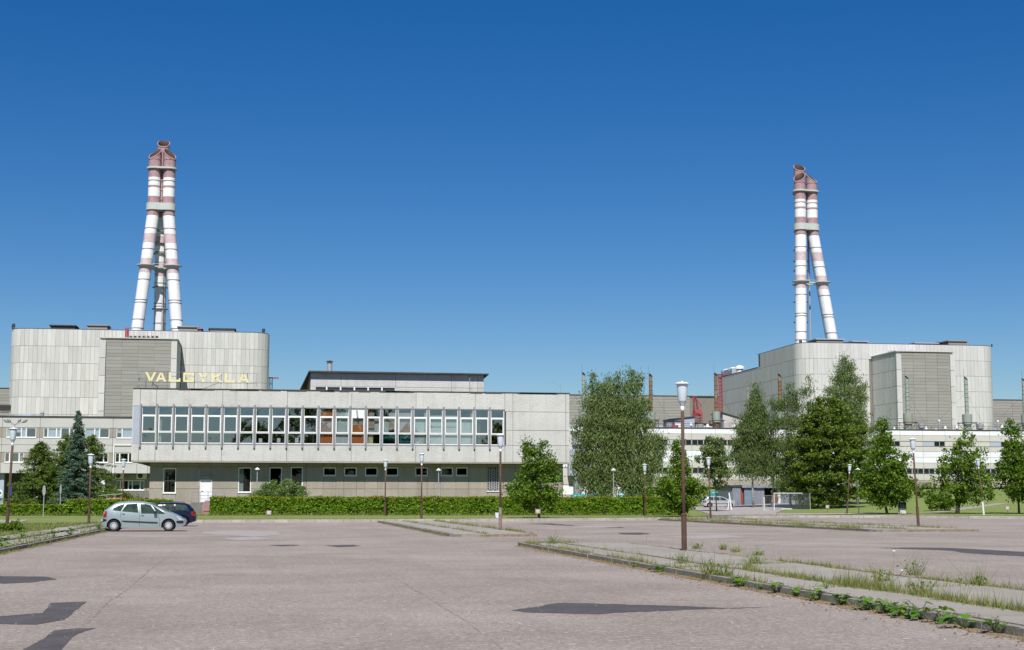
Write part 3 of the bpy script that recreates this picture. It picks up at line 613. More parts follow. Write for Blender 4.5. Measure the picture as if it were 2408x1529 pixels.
# roof sign VALGYKLA
SY = 142.0; zb = az(900, b4(0, 372)[1], SY)+.03; zh = az(450, b4(0, 165)[1], SY)+.04; H = zh-zb
SG = empty('roof_sign', (ax(450, SY), SY, Z1+.1), 'pale yellow rooftop letters reading VALGYKLA on a thin metal frame', 'sign')
def bar(q, x0, z0, x1, z1, t):
    d_ = Vector((x1-x0, z1-z0)); n = Vector((-d_.y, d_.x)).normalized()*t/2
    q.extry([(x0-n.x, z0-n.y), (x1-n.x, z1-n.y), (x1+n.x, z1+n.y), (x0+n.x, z0+n.y)][::1], SY-.06, SY+.06)
def letter(ch, px0, px1):
    x0, x1 = ax(b4(px0, 0)[0], SY, 892), ax(b4(px1, 0)[0], SY, 892); w = x1-x0; t = .2; q = MB()
    X = lambda u: x0+w*u; Zz = lambda v: zb+H*v
    def P(l): q.extry([(X(u), Zz(v)) for u, v in l], SY-.06, SY+.06)
    a = t/w*1.05; b = t/H
    if ch == 'V': P([(0, 1), (.5-a*.45, 0), (.5+a*.1, 0), (.5, .28), (a, 1)]); P([(.5-a*.1, 0), (.5+a*.45, 0), (1, 1), (1-a, 1), (.5, .28)])
    if ch == 'A': P([(0, 0), (a*1.1, 0), (.5, .82), (.55, 1), (.5-a*.45, 1)]); P([(1-a*1.1, 0), (1, 0), (.5+a*.45, 1), (.46, 1), (.5, .8)]); q.box(X(.22), SY-.055, Zz(.22), X(.78), SY+.055, Zz(.22+b*.8))
    if ch == 'L': P([(0, 0), (a, 0), (a, 1), (0, 1)]); P([(a, 0), (1, 0), (1, b*1.7), (1-.12, b*1.7), (1-.16, b), (a, b)])
    if ch == 'G': P([(0, .06), (.06, 0), (a, 0), (a, 1), (.06, 1), (0, .94)]); P([(a, 0), (1, 0), (1, b), (a, b)]); P([(a, 1-b), (1, 1-b), (1, 1), (a, 1)]); P([(1-a*.8, 1-b*1.5), (1, 1-b*1.5), (1, 1-b), (1-a*.8, 1-b)]); P([(1-a*.9, b), (1, b), (1, .47), (1-a*.9, .47)]); P([(.55, .47-b*.7), (1-a*.9, .47-b*.7), (1-a*.9, .47), (.55, .47)])
    if ch == 'Y': P([(.5-a/2, 0), (.5+a/2, 0), (.5+a/2, .47), (.5-a/2, .47)]); P([(0, 1), (.5-a/2, .42), (.5+a*.2, .47), (.5, .6), (a*1.05, 1)]); P([(.5-a*.2, .47), (.5+a/2, .42), (1, 1), (1-a*1.05, 1), (.5, .6)])
    if ch == 'K': P([(0, 0), (a, 0), (a, 1), (0, 1)]); P([(a, .38), (a, .62), (1-a*1.0, 1), (1, 1), (1, .97), (.42, .4)]); P([(.3, .5), (1-a*1.2, 0), (1, 0), (1, .06), (.5, .52)])
    q.build('letter', M['yellow'], SG)
for ch, a, b in (('V', 20, 215), ('A', 207, 395), ('L', 440, 645), ('G', 692, 890), ('Y', 960, 1132), ('K', 1190, 1385), ('L', 1432, 1612), ('A', 1662, 1866)): letter(ch, a, b)
q = MB(); X4 = lambda p: ax(b4(p, 0)[0], SY, 892)
for z in (zh+.03, zb-.05): q.tube([(X4(-120), SY+.1, z), (X4(1995), SY+.1, z)], .017, 4)
q.tube([(X4(1995), SY+.1, zh+.03), (X4(1995), SY+.1, Z1+.4)], .015, 4)
for p in (40, 410, 895, 1365, 1830): q.tube([(X4(p), SY+.12, Z1+.1), (X4(p), SY+.12, zh+.03)], .028, 4)
for p in (895, 1365, 1830): q.box(X4(p)-.035, SY+.05, Z1+.1, X4(p)+.035, SY+.12, zb)
q.tube([(X4(1020), SY+.3, Z1+.12), (X4(1340), SY+.15, zb)], .022, 4)
q.build('support_frame', M['fin'], SG)
q = MB()
for a, b, c, d_, r in ((-120, 175, -20, 300, .03), (-125, 380, -60, 450, .04), (-125, 380, 60, 385, .025), (-30, 452, 90, 448, .03), (150, 340, 290, 455, .06), (130, 440, 160, 330, .03), (10, 290, 30, 455, .04), (-100, 250, -85, 300, .06)): q.tube([(X4(a), SY+.25, az(450, b4(0, b)[1], SY)), (X4(c), SY+.4, az(450, b4(0, d_)[1], SY))], r, 4)
q.build('loose_brackets', M['steel'], SG)
# ------------------------------------------------------------------ reactor buildings
ROW = 6.05; TOP = 61.6
def footprint_path(xl, xr, yf, r, ydl, ydr):
    """front wall line with rounded corners, walked from the left side to the right side"""
    P = [(xl, ydl)]; n = 8
    P += [(xl+r-r*math.cos(math.pi/2*k/n), yf+r-r*math.sin(math.pi/2*k/n)) for k in range(n+1)]
    P += [(xr-r+r*math.sin(math.pi/2*k/n), yf+r-r*math.cos(math.pi/2*k/n)) for k in range(n+1)]
    return P+[(xr, ydr)]
def walk(P, w):
    out = []; acc = 0; start = P[0]; seg = []
    tot = sum(math.dist(a, b) for a, b in zip(P, P[1:])); n = max(1, round(tot/w)); w = tot/n
    def pt(s):
        for a, b in zip(P, P[1:]):
            d_ = math.dist(a, b)
            if s <= d_+1e-9: return (a[0]+(b[0]-a[0])*s/d_, a[1]+(b[1]-a[1])*s/d_)
            s -= d_
        return P[-1]
    return [(pt(i*w), pt((i+1)*w)) for i in range(n)]
def reactor(label, xl, xr, yf, bay, m, right):
    root = empty('reactor_building', ((xl+xr)/2, yf+25, 3), label, 'building')
    P = footprint_path(xl, xr, yf, 6.5, yf+(50 if right else 46), yf+46)
    ins = []
    cx, cy = (xl+xr)/2, yf+30
    for x, y in P:
        v = Vector((cx-x, cy-y)); v.normalize(); ins.append((x+v.x*.35, y+v.y*.35))
    MB().extr(ins, 2, TOP-.35).build('inner_wall', M['joint'], root)
    MB().extr([(x, y) for x, y in P], TOP-.1, TOP+.12).build('roof', M['roofing'], root)
    bx0, bx1, by, bt = bay
    front = [seg for seg in walk(P[1:-1], 1.5)]
    cnt = 0; st = MB(); blocks = []
    for k in range(9):
        z1 = TOP-.1-ROW*k; z0 = z1-ROW
        for a, b in front:
            mx = (a[0]+b[0])/2; my = (a[1]+b[1])/2
            if my < yf+.3 and bx0-.3 < mx < bx1+.3:
                if z1 < bt+1: continue
            vis = z0 > 28
            if k == 5 and not right and mx > -30: vis = False
            t = (b[0]-a[0], b[1]-a[1]); ln = math.hypot(*t); y_ = random.uniform(-.04, .04)
            if vis and cnt < 300:
                piece('wall_panel', m, root, (mx, my+y_, (z0+z1)/2), (ln-.045, .3, ROW-.09), math.atan2(t[1], t[0])); cnt += 1
            else: st.obox((mx, my+y_), t, (ln-.06)/2, .15, z0+.05, z1-.05)
    # returning side walls
    if right:
        for (y0, y1, tp) in ((yf+6.5, yf+46.5, TOP), (yf+46.5, 650, TOP-5.4)):
            n = round((y1-y0)/1.5)
            for i in range(n):
                ya = y0+(y1-y0)*i/n; yb = y0+(y1-y0)*(i+1)/n
                for k in range(9):
                    z1 = TOP-.1-ROW*k; z0 = z1-ROW; z1 = min(z1, tp-.1)
                    if z1-z0 < .3 or z0 < 14: continue
                    st.obox((xl, (ya+yb)/2), (0, 1), (yb-ya)/2-.04, .15, z0+.06, z1-.06)
        MB().box(xl+.2, yf+46, 2, xl+40, 650, TOP-5.6).build('side_block', M['joint'], root)
        MB().box(xl-.2, yf+50, TOP-5.5, xl+40, 650, TOP-5.25).build('side_roof', M['roofing'], root)
        q = MB()
        for k in range(4): q.box(xl+.0-.16, yf+62+k*9, 27.0, xl-.12, yf+68+k*9, 30)
        q.build('side_window', M['glass_dim'], root)
    s_ = st.build('panel_rows', m, root); s_['kind'] = 'stuff'
    # projecting bay
    MB().box(bx0+.5, by+.5, 2, bx1-.5, yf+1, bt-.3).build('bay_wall', M['joint_pale'], root)
    MB().box(bx0-.1, by-.15, bt-.28, bx1+.1, yf+.2, bt).build('bay_roof', m, root)
    pw = (bx1-bx0)*.082
    for (a, b) in ((bx0, bx0+pw), (bx1-pw, bx1)):
        for k in range(1, 9):
            z1 = TOP-.1-ROW*k; z0 = z1-ROW
            if z0 > 10: piece('pilaster_panel', m, root, ((a+b)/2, by+.1, (z0+min(z1, bt-.3))/2), (b-a, .9, min(z1, bt-.3)-z0-.14))
    nx = 4; x0 = bx0+pw+.1; x1 = bx1-pw-.1; nr = 27
    for i in range(nx):
        for k in range(nr):
            z1 = bt-.5-k*1.21; piece('cladding_strip', M['strip'], root, (x0+(x1-x0)*(i+.5)/nx, by+.45+random.uniform(-.03, .03), z1-.6), ((x1-x0)/nx-.1, .3, 1.21-.07))
    side = MB(); n = round((yf-by)/1.5)
    for sx in (bx0, bx1):
        for i in range(n):
            ya = by+.6+(yf-by-.6)*i/n; yb = by+.6+(yf-by-.6)*(i+1)/n
            for k in range(1, 9):
                z1 = min(TOP-.1-ROW*k, bt-.3); z0 = TOP-.1-ROW*(k+1)
                side.obox((sx+(.35 if sx == bx0 else -.35), (ya+yb)/2), (0, 1), (yb-ya)/2-.05, .15, z0+.07, z1-.07)
    o = side.build('bay_side_panels', m, root); o['kind'] = 'stuff'
    return root
YF = 546.0
lb0, lb1 = at(227.7, 1000, 522)[0], at(413.0, 1000, 522)[0]
rb0, rb1 = at(2110.7, 1000, 523)[0], at(2249, 1000, 523)[0]
RL = reactor('pale windowless reactor block with rounded corners behind the rooftop letters, three-legged chimney above its middle', -88.6, 2.0, YF, (lb0, lb1, 522, 56.4), M['panel'], False)
RR = reactor('pale grey windowless reactor block beyond the trees on the right, its left side wall showing', 203.8, 285.0, YF, (rb0, rb1, 523, 56.6), M['panel_r'], True)
# little openings above the bays, ladders, roof houses
q = MB(); ladder = None
for i, (a, b) in enumerate([(498, 541), (557, 600), (615, 657), (673, 716), (731, 773), (789, 831), (846, 888)]):
    xa, xb = at(*b2(a, 240), YF)[0], at(*b2(b, 240), YF)[0]; z0, z1 = az(*b2(a, 272), YF)+.1, az(*b2(a, 215), YF)
    w = MB().holes(xa, xb, z0, z1, YF-.55, YF-.14, [(xa+.18, xb-.18, z0+.1, z1-.15)]).build('louvre_opening', M['pinkpaint'], RL)
    MB().box(xa+.18, YF-.4, z0+.1, xb-.18, YF-.2, z1-.15).build('louvre', M['darksteel'], w)
q = MB(); xa, xb = at(*b2(450, 240), YF)[0], at(*b2(482, 240), YF)[0]; z0, z1 = az(*b2(450, 265), YF), az(*b2(450, 105), YF)
q.tube([(xa, YF-.6, z0), (xa, YF-.6, z1)], .22, 4); q.tube([(xb, YF-.6, z0), (xb, YF-.6, z1)], .22, 4)
for k in range(12): z = z0+(z1-z0)*k/12; q.tube([(xa, YF-.6, z), (xb, YF-.6, z)], .12, 4)
q.box(xa, YF-.7, z0, xb, YF-.2, z0+(z1-z0)*.36); q.build('roof_ladder', M['red'], RL)
for i in range(9):
    a = 1005+i*20; xa = at(*c4(a, 285), YF)[0]; MB().box(xa-.35, YF-.6, az(*c4(a, 300), YF), xa+.35, YF-.14, az(*c4(a, 270), YF)).build('louvre_fin', M['bluegrey'], RR)
def roofbox(root, f, a, b, y0, y1, Y, m, dep=9, lid=None, name='roof_house'):
    xa, xb = at(*f(a, y1), Y)[0], at(*f(b, y1), Y)[0]; zt = az(*f((a+b)/2, y0), Y)
    o = MB().box(xa, Y, TOP-.05, xb, Y+dep, zt-.4).build(name, m, root)
    MB().box(xa-.5, Y-.5, zt-.39, xb+.5, Y+dep+.3, zt).build('roof_lid', lid or m, o); return o
roofbox(RL, c1, 352, 520, 92, 115, 552, M['darksteel'], lid=M['roofing']); roofbox(RL, c1, 610, 745, 90, 122, 552, M['strip'])
roofbox(RL, c1, 1240, 1376, 101, 130, 552, M['strip']); roofbox(RL, c1, 1380, 1398, 112, 131, 552, M['pinkpaint']); roofbox(RL, c1, 1458, 1630, 115, 133, 552, M['panel'], lid=M['roofing'])
roofbox(RR, c4, 505, 690, 188, 222, 556, M['strip'], lid=M['bluegrey']); roofbox(RR, c4, 755, 857, 203, 225, 556, M['bluegrey']); roofbox(RR, c4, 700, 735, 212, 225, 556, M['darksteel'])
roofbox(RR, c4, 1190, 1345, 215, 236, 556, M['bluegrey']); roofbox(RR, c4, 1350, 1415, 212, 236, 560, M['darksteel']); roofbox(RR, c4, 1422, 1550, 200, 238, 554, M['strip'])
for root, f, pts in ((RL, c1, [(88, 85), (100, 83), (1827, 118), (1837, 118)]), (RR, c4, [(388, 195), (398, 195), (1722, 225)])):
    for a, b in pts:
        x = at(*f(a, b), YF+3)[0]; zt = az(*f(a, b), YF+3)
        q = MB().tube([(x, YF+3, TOP), (x, YF+3, zt)], .25, 5); q.lathe([(.1, zt-1.1), (.4, zt-.9), (.35, zt-.5), (.1, zt-.4)], (x, YF+3), 8); q.lathe([(.2, zt-.3), (.35, zt-.1), (.1, zt+.1)], (x, YF+3), 8); q.build('warning_lamp', M['darksteel'], root)
for a in (2, 4, 6):
    o = MB(); x = 204.6; y = YF+72+a*4.5
    o.lathe([(1.5, TOP-5.3), (1.5, TOP-3.6), (2.1, TOP-3.4), (1.9, TOP-2.3), (.6, TOP-1.8)], (x+1.5, y), 12); o.build('roof_vent', M['white'], RR)
MB().box(204.2, YF+86, TOP-5.25, 209, 648, TOP-2.6).build('roof_tank', M['bluegrey'], RR)
q = MB()
for k, xw in enumerate((-34.8, -33.9)): q.tube([(at(*b2(1120, 600), 521)[0]+.4, 521.2, 30), (at(*b2(1120, 600), 521)[0]+.4, 521.2, 56)], .12, 4)
q.build('downpipe', M['steel'], RL)
# fine staff along the top of the bay
q = MB()
for a in range(75, 1100, 48): x = at(*b2(a, 240), 523)[0]; q.tube([(x, 523, 56.3), (x, 523, 59.0)], .06, 3)
q.build('roof_posts', M['steel'], RL)
q = MB()
for a in range(0, 12): x = rb0+(rb1-rb0)*a/11; q.tube([(x, 524, 56.5), (x, 524, 57.8)], .06, 3)
q.build('roof_posts', M['steel'], RR)

# ------------------------------------------------------------------ chimneys
def tube_mats(segs, radius, n=28, capped=False):
    """segs: list of (centre, radius, material index of the stretch that follows)"""
    q = MB(); rings = []
    return q
def chimney(label, X, Y, turn=0.0, lean=0.0):
    root = empty('chimney', (X, Y, 55), label, 'chimney')
    z_of = lambda y: az(385, (320+y/2.94)*.9402, 588.0)
    ZW = z_of(600); ZB = 55.0; RT = 3.25; RB = 3.25+(8.7-3.25)*(ZW-ZB)/(ZW-66)*1.0; r = 2.33
    bands = [(0, 365, 1), (365, 425, 0), (425, 441, 1), (441, 505, 0), (505, 560, 1), (560, 600, 1), (600, 641, 1), (641, 780, 0), (780, 850, 2), (850, 965, 0), (965, 1018, 2), (1018, 1030, 0), (1030, 1072, 2), (1072, 2000, 0)]
    for name, ang, ztop in (('front_left', 210, z_of(184)), ('front_right', 330, z_of(184)), ('rear', 90, z_of(102)+.8)):
        a = R(ang+turn); dx, dy = math.cos(a), math.sin(a); q = MB(); n = 28
        def centre(z):
            if z >= ZW: return Vector((X+dx*RT, Y+dy*RT, z))
            k = (ZW-z)/(ZW-ZB); rr = RT+(RB-RT)*k
            return Vector((X+lean*k+dx*rr, Y+dy*rr, z))
        ZC = z_of(262)
        zs = sorted({ZB, ZW, *[z_of(b[1]) for b in bands if ZB < z_of(b[1]) < ZC-.3], ZC}); prev = None
        # the mouth is cut on a slant; its low side faces outward on the front flues and forward on the rear one
        od = Vector((math.copysign(.7, dx), -.72)) if name != 'rear' else Vector((0, -1))
        def ring(z, slant=0):
            c = centre(z); o = []
            for i in range(n):
                t = 2*math.pi*i/n; p = Vector((math.cos(t), math.sin(t))); o.append((c.x+r*p.x, c.y+r*p.y, z-slant*p.dot(od)))
            return o
        for z0, z1 in zip(zs, zs[1:]):
            zm = (z0+z1)/2; mi = next((b[2] for b in bands if z_of(b[0]) >= zm > z_of(b[1])), 0); q.cur = mi
            A = ring(z0); B = ring(z1); q.add(A+B, [(i, (i+1) % n, n+(i+1) % n, n+i) for i in range(n)])
        q.cur = 1; A = ring(ZC); c = centre(ztop); B = [(x, y, ztop-(1.75 if name == 'rear' else 2.1)*((x-c.x)*od.x+(y-c.y)*od.y)/r) for x, y, z in A]
        q.add(A+B, [(i, (i+1) % n, n+(i+1) % n, n+i) for i in range(n)])
        fl = q.build('flue_pipe', [M['pipewhite'], M['pinkpaint'], M['fadedpink']], root, smooth=True)
        # lip and dark inside
        li = MB(); lo = [(c.x+(x-c.x)*1.06, c.y+(y-c.y)*1.06, z+.05) for x, y, z in B]; inn = [(c.x+(x-c.x)*.93, c.y+(y-c.y)*.93, z+.05) for x, y, z in B]; lo2 = [(x, y, z-.5) for x, y, z in lo]
        li.add(lo+inn+lo2, [(i, (i+1) % n, n+(i+1) % n, n+i) for i in range(n)]+[(2*n+i, 2*n+(i+1) % n, (i+1) % n, i) for i in range(n)]); li.build('lip', M['pinkpaint'], fl)
        so = MB(); low = [(x, y, z-5) for x, y, z in inn]; so.add(inn+low, [(i, n+i, n+(i+1) % n, (i+1) % n) for i in range(n)]+[tuple(range(n, 2*n))]); so.build('flue_inside', M['soot'], fl, smooth=True)
        for yb in (388, 740, 893, 1120, 1270, 1290, 1415, 1480, 232, 600, 640):
            z = z_of(yb)
            if name == 'rear' and yb in (232,): continue
            c2_ = centre(z); rg = MB(); rg.lathe([(r+.01, z-.12), (r+.16, z-.1), (r+.16, z+.1), (r+.01, z+.12)], (c2_.x, c2_.y), 24); rg.build('joint_ring', M['strip'] if yb > 1100 else M['pinkpaint'], fl)
        z = z_of(1020); c2_ = centre(z); rg = MB().lathe([(r, z-.55), (r+.75, z+.1), (r+1.25, z+.2), (r+1.25, z+.5), (r, z+.55)], (c2_.x, c2_.y), 28); rg.build('collar', M['ringgrey'], fl, smooth=False)
        if name != 'rear' or True:
            lad = MB(); s_ = -1
            for k in (-.35, .35): lad.tube([(centre(z).x+k+ (r*.75 if dx < .1 else -r*.75), centre(z).y+(-r-.15 if name == 'rear' else r*.7), z) for z in (60, ZW)], .09, 4)
            lad.build('ladder', M['darksteel'], fl)
    # shared bands round all three flues
    def hull(rr, R_, n=12):
        o = []
        for a in (90+turn, 210+turn, 330+turn):
            cx, cy = X+R_*math.cos(R(a)), Y+R_*math.sin(R(a))
            for k in range(n): t = R(a-60+120*k/(n-1)); o.append((cx+rr*math.cos(t), cy+rr*math.sin(t)))
        return o
    def trefoil(rr, R_):
        o = hull(rr, R_); p = []
        m_ = 12
        for i in range(3):
            p += o[i*m_:(i+1)*m_]; a = R(90+turn+120*i+60); p.append((X+(R_*.5+rr-.25)*math.cos(a), Y+(R_*.5+rr-.25)*math.sin(a)))
        return p
    MB().extr(trefoil(r+.55, RT), z_of(605), z_of(555)).build('waist_band', M['ringgrey'], root)
    MB().extr(trefoil(r+.75, RT), z_of(302), z_of(290)).build('upper_platform', M['ringgrey'], root)
    q = MB()
    for z in (z_of(520), z_of(450), z_of(380)): q.tube([(X-.5, Y-1.2, z), (X+.6, Y-1.2, z)], .3, 5)
    q.tube([(X, Y-.8, ZW), (X, Y-.8, z_of(170))], .45, 6); q.build('inner_service_pipe', M['pinkpaint'], root)
    # walkways between the legs at the lower collar
    z = z_of(1020)+.1; k = (ZW-z)/(ZW-ZB); rr = RT+(RB-RT)*k; P3 = [(X+lean*k+rr*math.cos(R(a+turn)), Y+rr*math.sin(R(a+turn))) for a in (90, 210, 330)]; q = MB()
    for a, b in ((0, 1), (1, 2), (2, 0)):
        m_ = ((P3[a][0]+P3[b][0])/2, (P3[a][1]+P3[b][1])/2); dd = (P3[b][0]-P3[a][0], P3[b][1]-P3[a][1]); q.obox(m_, dd, math.hypot(*dd)/2, .45, z-.3, z+.1); q.obox(m_, dd, math.hypot(*dd)/2, .05, z+1.0, z+1.12)
    q.build('walkway', M['ringgrey'], root)
    # platforms on the rear leg
    for yb in (745, 830, 905, 1150, 1310):
        z = z_of(yb); k = (ZW-z)/(ZW-ZB); rr = RT+(RB-RT)*k; MB().lathe([(r+.1, z-.1), (r+.8, z-.1), (r+.8, z+.15), (r+.1, z+.15)], (X+lean*k+rr*math.cos(R(90+turn)), Y+rr*math.sin(R(90+turn))), 20).build('platform', M['strip'], root)
    z = 61; MB().lathe([(.35, 55), (.35, ZW)], (X+1.2+lean, Y+RB-4.6), 8).build('lift_shaft', M['steel'], root)
    return root
chimney('red and white banded three-legged chimney on the left, seen with two legs spread in front', -40.5, 591)
chimney('red and white banded three-legged chimney on the right, one leg leaning out to the right', 223.8, 591, 9.4, 2.4)

# ------------------------------------------------------------------ turbine hall behind
TH = empty('turbine_hall', (120, 655, 3), 'long low beige hall of horizontal strips running behind both reactor blocks', 'building')
MB().box(-260, 650.4, 2, 560, 700, 47.4).build('inner_wall', M['joint'], TH)
MB().box(-260, 650, 47.4, 560, 700, 47.9).build('roof', M['roofing'], TH)
q = MB(); wq = MB()
for j in range(60):
    x0 = -170+j*12
    for k in range(24):
        z1 = 47.3-k*1.25
        if 3 < x0 < 190 or x0 < -60 or x0 > 270:
            if k in (10, 11) and not (x0 > 270 and k == 11):
                wq.box(x0+.5, 650.1, z1-1.2, x0+11.5, 650.3, z1); q.box(x0+.05, 650, z1-1.2, x0+.5, 650.35, z1)
            else: q.box(x0+.05, 650+random.uniform(-.05, .05), z1-1.17, x0+11.95, 650.4, z1)
o = q.build('strip_rows', M['strip'], TH); o['kind'] = 'stuff'; wq.build('ribbon_window', M['bluegrey'], TH)

# ------------------------------------------------------------------ white service building
WB = empty('service_building', (110, 345, 3.8), 'long low white and cream banded building with two ribbon windows behind the trees', 'building')
WY = 330.0; wx0, wx1 = 24.0, 262.0; wt = 17.65
MB().box(wx0, WY+.7, 1.5, wx1, WY+34, wt-.3).build('inner_wall', M['interior'], WB)
MB().box(wx0-.2, WY-.15, wt-.02, wx1+.2, WY+34, wt+.25).build('roof', M['roofing'], WB)
zy = lambda y: az(2160+1100/6.02*.9402-0, (1020+y/6.02)*.9402, WY) if False else az((2160+1000/6.02)*.9402, (1020+y/6.02)*.9402, WY)
B_ = [(342, 417, 'whitewall'), (417, 505, 'creamband'), (505, 585, None), (585, 662, 'creamband'), (662, 745, 'whitewall'), (745, 830, 'whitewall'), (830, 915, 'creamband'), (915, 998, None), (998, 1090, 'creamband'), (1090, 1200, 'rough')]
for y0, y1, mm in B_:
    z1, z0 = zy(y0), zy(y1)
    x = wx0; i = 0
    while x < wx1-.1:
        ww = 5.6 if mm else 2.8; xb = min(wx1, x+ww)
        if mm: piece('wall_panel', M[mm], WB, ((x+xb)/2, WY+.1+random.uniform(-.02, .02), (z0+z1)/2), (xb-x-.06, .3, z1-z0-.06))
        else:
            k = int(hash((round(x), y0)) % 7)
            if k < 5:
                w = MB().holes(x, xb, z0, z1, WY+.05, WY+.25, [(x+.12, x+(xb-x)*.5-.06, z0+.1, z1-.1), (x+(xb-x)*.5+.06, xb-.12, z0+.1, z1-.1)]).build('window', M['white'] if k == 1 else M['steel'], WB)
                for a, b in ((x+.12, x+(xb-x)*.5-.06), (x+(xb-x)*.5+.06, xb-.12)):
                    MB().add([(a, WY+.2, z0+.1), (b, WY+.2, z0+.1), (b, WY+.2, z1-.1), (a, WY+.2, z1-.1)], [(0, 1, 2, 3)]).build('pane', M['glass_dim'], w)
            else: piece('window_infill', M['bluegrey'] if k == 5 else M['creamband'], WB, ((x+xb)/2, WY+.15, (z0+z1)/2), (xb-x-.04, .2, z1-z0-.04))
        x = xb
MB().box(wx0, WY+.02, zy(588), wx1, WY+.3, zy(578)).build('sill', M['darksteel'], WB)
MB().box(wx0, WY+.02, zy(1001), wx1, WY+.3, zy(993)).build('sill', M['darksteel'], WB)
q = MB()
x = wx0+1
while x < wx1: q.tube([(x, WY+1, wt+.2), (x, WY+1, wt+1.15)], .04, 4); x += 2.9
q.tube([(wx0+1, WY+1, wt+1.15), (wx1-1, WY+1, wt+1.15)], .04, 4); q.tube([(wx0+1, WY+1, wt+.7), (wx1-1, WY+1, wt+.7)], .03, 4)
q.build('roof_railing', M['rust'], WB)
# part of the complex between canteen and birches: stair tower with lower windows
ST = empty('link_building', (33, 200, .5), 'cream stair block with grey duct, half hidden between canteen and birches', 'building')
xa, xb = ax(1338, 205), ax(1462, 205)
for z0, z1, mm in ((.2, 2.2, 'creamband'), (2.25, 3.6, 'white'), (3.65, 6.0, 'creamband'), (6.05, 8.3, 'whitewall'), (8.35, 10.8, 'creamband'), (10.85, 11.7, 'whitewall')):
    n = 3
    for i in range(n): piece('wall_panel', M[mm], ST, (xa-3+(xb-xa+6)*(i+.5)/n, 205+.02*i, (z0+z1)/2), ((xb-xa+6)/n-.05, .3, z1-z0-.04))
MB().box(xa-3, 205.2, .2, xb+3, 216, 11.6).build('inner_wall', M['core'], ST)
MB().box(xa-.3, 203.6, 4.9, xa+5.2, 204.8, 8.6).build('duct_box', M['bluegrey'], ST)
for i in range(6): MB().box(xa-.2+i*.8, 203.45, 5.1, xa+.0+i*.8, 203.6, 8.4).build('duct_rib', M['steel'], ST)
MB().box(xa+.4, 203.7, 9.2, xa+2.6, 204.8, 11.0).build('air_unit', M['steel'], ST)
for i in range(2): MB().box(ax(1352+i*36, 203), 203.2, .2, ax(1352+i*36, 203)+1.0, 204.2, 4.9).build('support_column', M['fin'], ST)

# ------------------------------------------------------------------ rooftop exhaust stacks and plant
def stack(px, pw, ytop, ydrum, ybase, dl, dr, m, label, Y=352, lean=0):
    x = ax(px, Y, 935); r = (ax(px+pw/2, Y)-ax(px-pw/2, Y))/2; zt = az(px, ytop, Y); zd = az(px, ydrum, Y); R_ = (ax(dr, Y)-ax(dl, Y))/2
    root = empty('exhaust_stack', (x, Y, wt+.25), label, 'exhaust stack', 'exhaust stacks along the service roof')
    n = 14; q = MB(); q.lathe([(r, zd), (r, zt-2*r)], (x, Y), n)
    A = [(x+r*math.cos(2*math.pi*i/n), Y+r*math.sin(2*math.pi*i/n), zt-2*r) for i in range(n)]; B = [(a, b, zt-r*.9-(a-x)*.45+(b-Y)*.95) for a, b, c in A]
    q.add(A+B, [(i, (i+1) % n, n+(i+1) % n, n+i) for i in range(n)]); pipe = q.build('stack_pipe', M[m], root)
    MB().add([(x+(a-x)*.94, Y+(b-Y)*.94, c+.02) for a, b, c in B], [tuple(range(n))]).build('stack_mouth', M['black'], pipe)
    h = zt-2*r-zd
    for k in range(1, 8): MB().lathe([(r, zd+h*k/8-.08), (r+.1, zd+h*k/8), (r, zd+h*k/8+.08)], (x, Y), n).build('band', M[m], pipe)
    MB().lathe([(R_*.98, wt+2.6), (R_, zd-.5), (R_, zd-.05), (r, zd)], (x, Y), 18).build('silencer_drum', M[m if m != 'rustpipe' else 'greenpipe'], root)
    MB().lathe([(R_*.8, wt+.2), (R_*.8, wt+2.6)], (x, Y), 16).build('lower_drum', M[m], root)
    q = MB()
    for sx in (-1, 1):
        for sy in (-1, 1): q.tube([(x+sx*R_*1.35, Y+sy*R_*1.35, wt+.2), (x+sx*R_*1.35, Y+sy*R_*1.35, wt+3.0)], .07, 4); q.tube([(x+sx*R_*1.35, Y+sy*R_*1.35, wt+2.9), (x-sx*R_*.4, Y+sy*R_*1.35, wt+.5)], .05, 4)
        q.tube([(x+sx*R_*1.35, Y-R_*1.35, wt+2.9), (x+sx*R_*1.35, Y+R_*1.35, wt+2.9)], .06, 4); q.tube([(x-R_*1.6, Y+sx*R_*1.35, wt+3.0), (x+R_*1.6, Y+sx*R_*1.35, wt+3.0)], .09, 4)
    q.build('support_frame', M['darksteel'], root)
    q = MB(); q.tube([(x, Y, zt-4), (x-9, Y+6, wt)], .02, 3).tube([(x, Y, zt-4), (x+9, Y+6, wt)], .02, 3).tube([(x-r, Y, zt), (x-r, Y, zt+2)], .03, 3); q.build('guy_wire', M['darksteel'], root)
def s3(a, b): return (1340+a/3.253)*.9402
stack(s3(388, 0), 8.0, 876, 965, 0, s3(352, 0), s3(424, 0), 'greenpipe', 'green-grey roof stack just left of the big birch')
stack(s3(934, 0), 8.2, 879, 968, 0, s3(905, 0), s3(975, 0), 'rustpipe', 'rusty brown roof stack just right of the big birch')
stack(s3(1465, 0), 8.2, 877, 968, 0, s3(1435, 0), s3(1500, 0), 'rustpipe', 'rustiest roof stack, beside the red lattice tower')
stack(s3(1984, 0), 8.2, 879, 968, 0, s3(1952, 0), s3(2016, 0), 'rustpipe', 'rusty roof stack rising out of the trees before the grey side wall')
def s4(a): return (1860+a/2.78)*.9402
stack(s4(1135), 8.2, 884, 972, 0, s4(1110), s4(1172), 'greenpipe', 'green stack in front of the beige bay of the far reactor block')
stack(s4(1546), 8.2, 886, 974, 0, s4(1519), s4(1582), 'greenpipe', 'green stack in front of the pale wall right of the beige bay')
stack(s4(1948), 8.2, 890, 975, 0, s4(1926), s4(1975), 'greenpipe', 'green-grey stack at the right edge of the photograph')
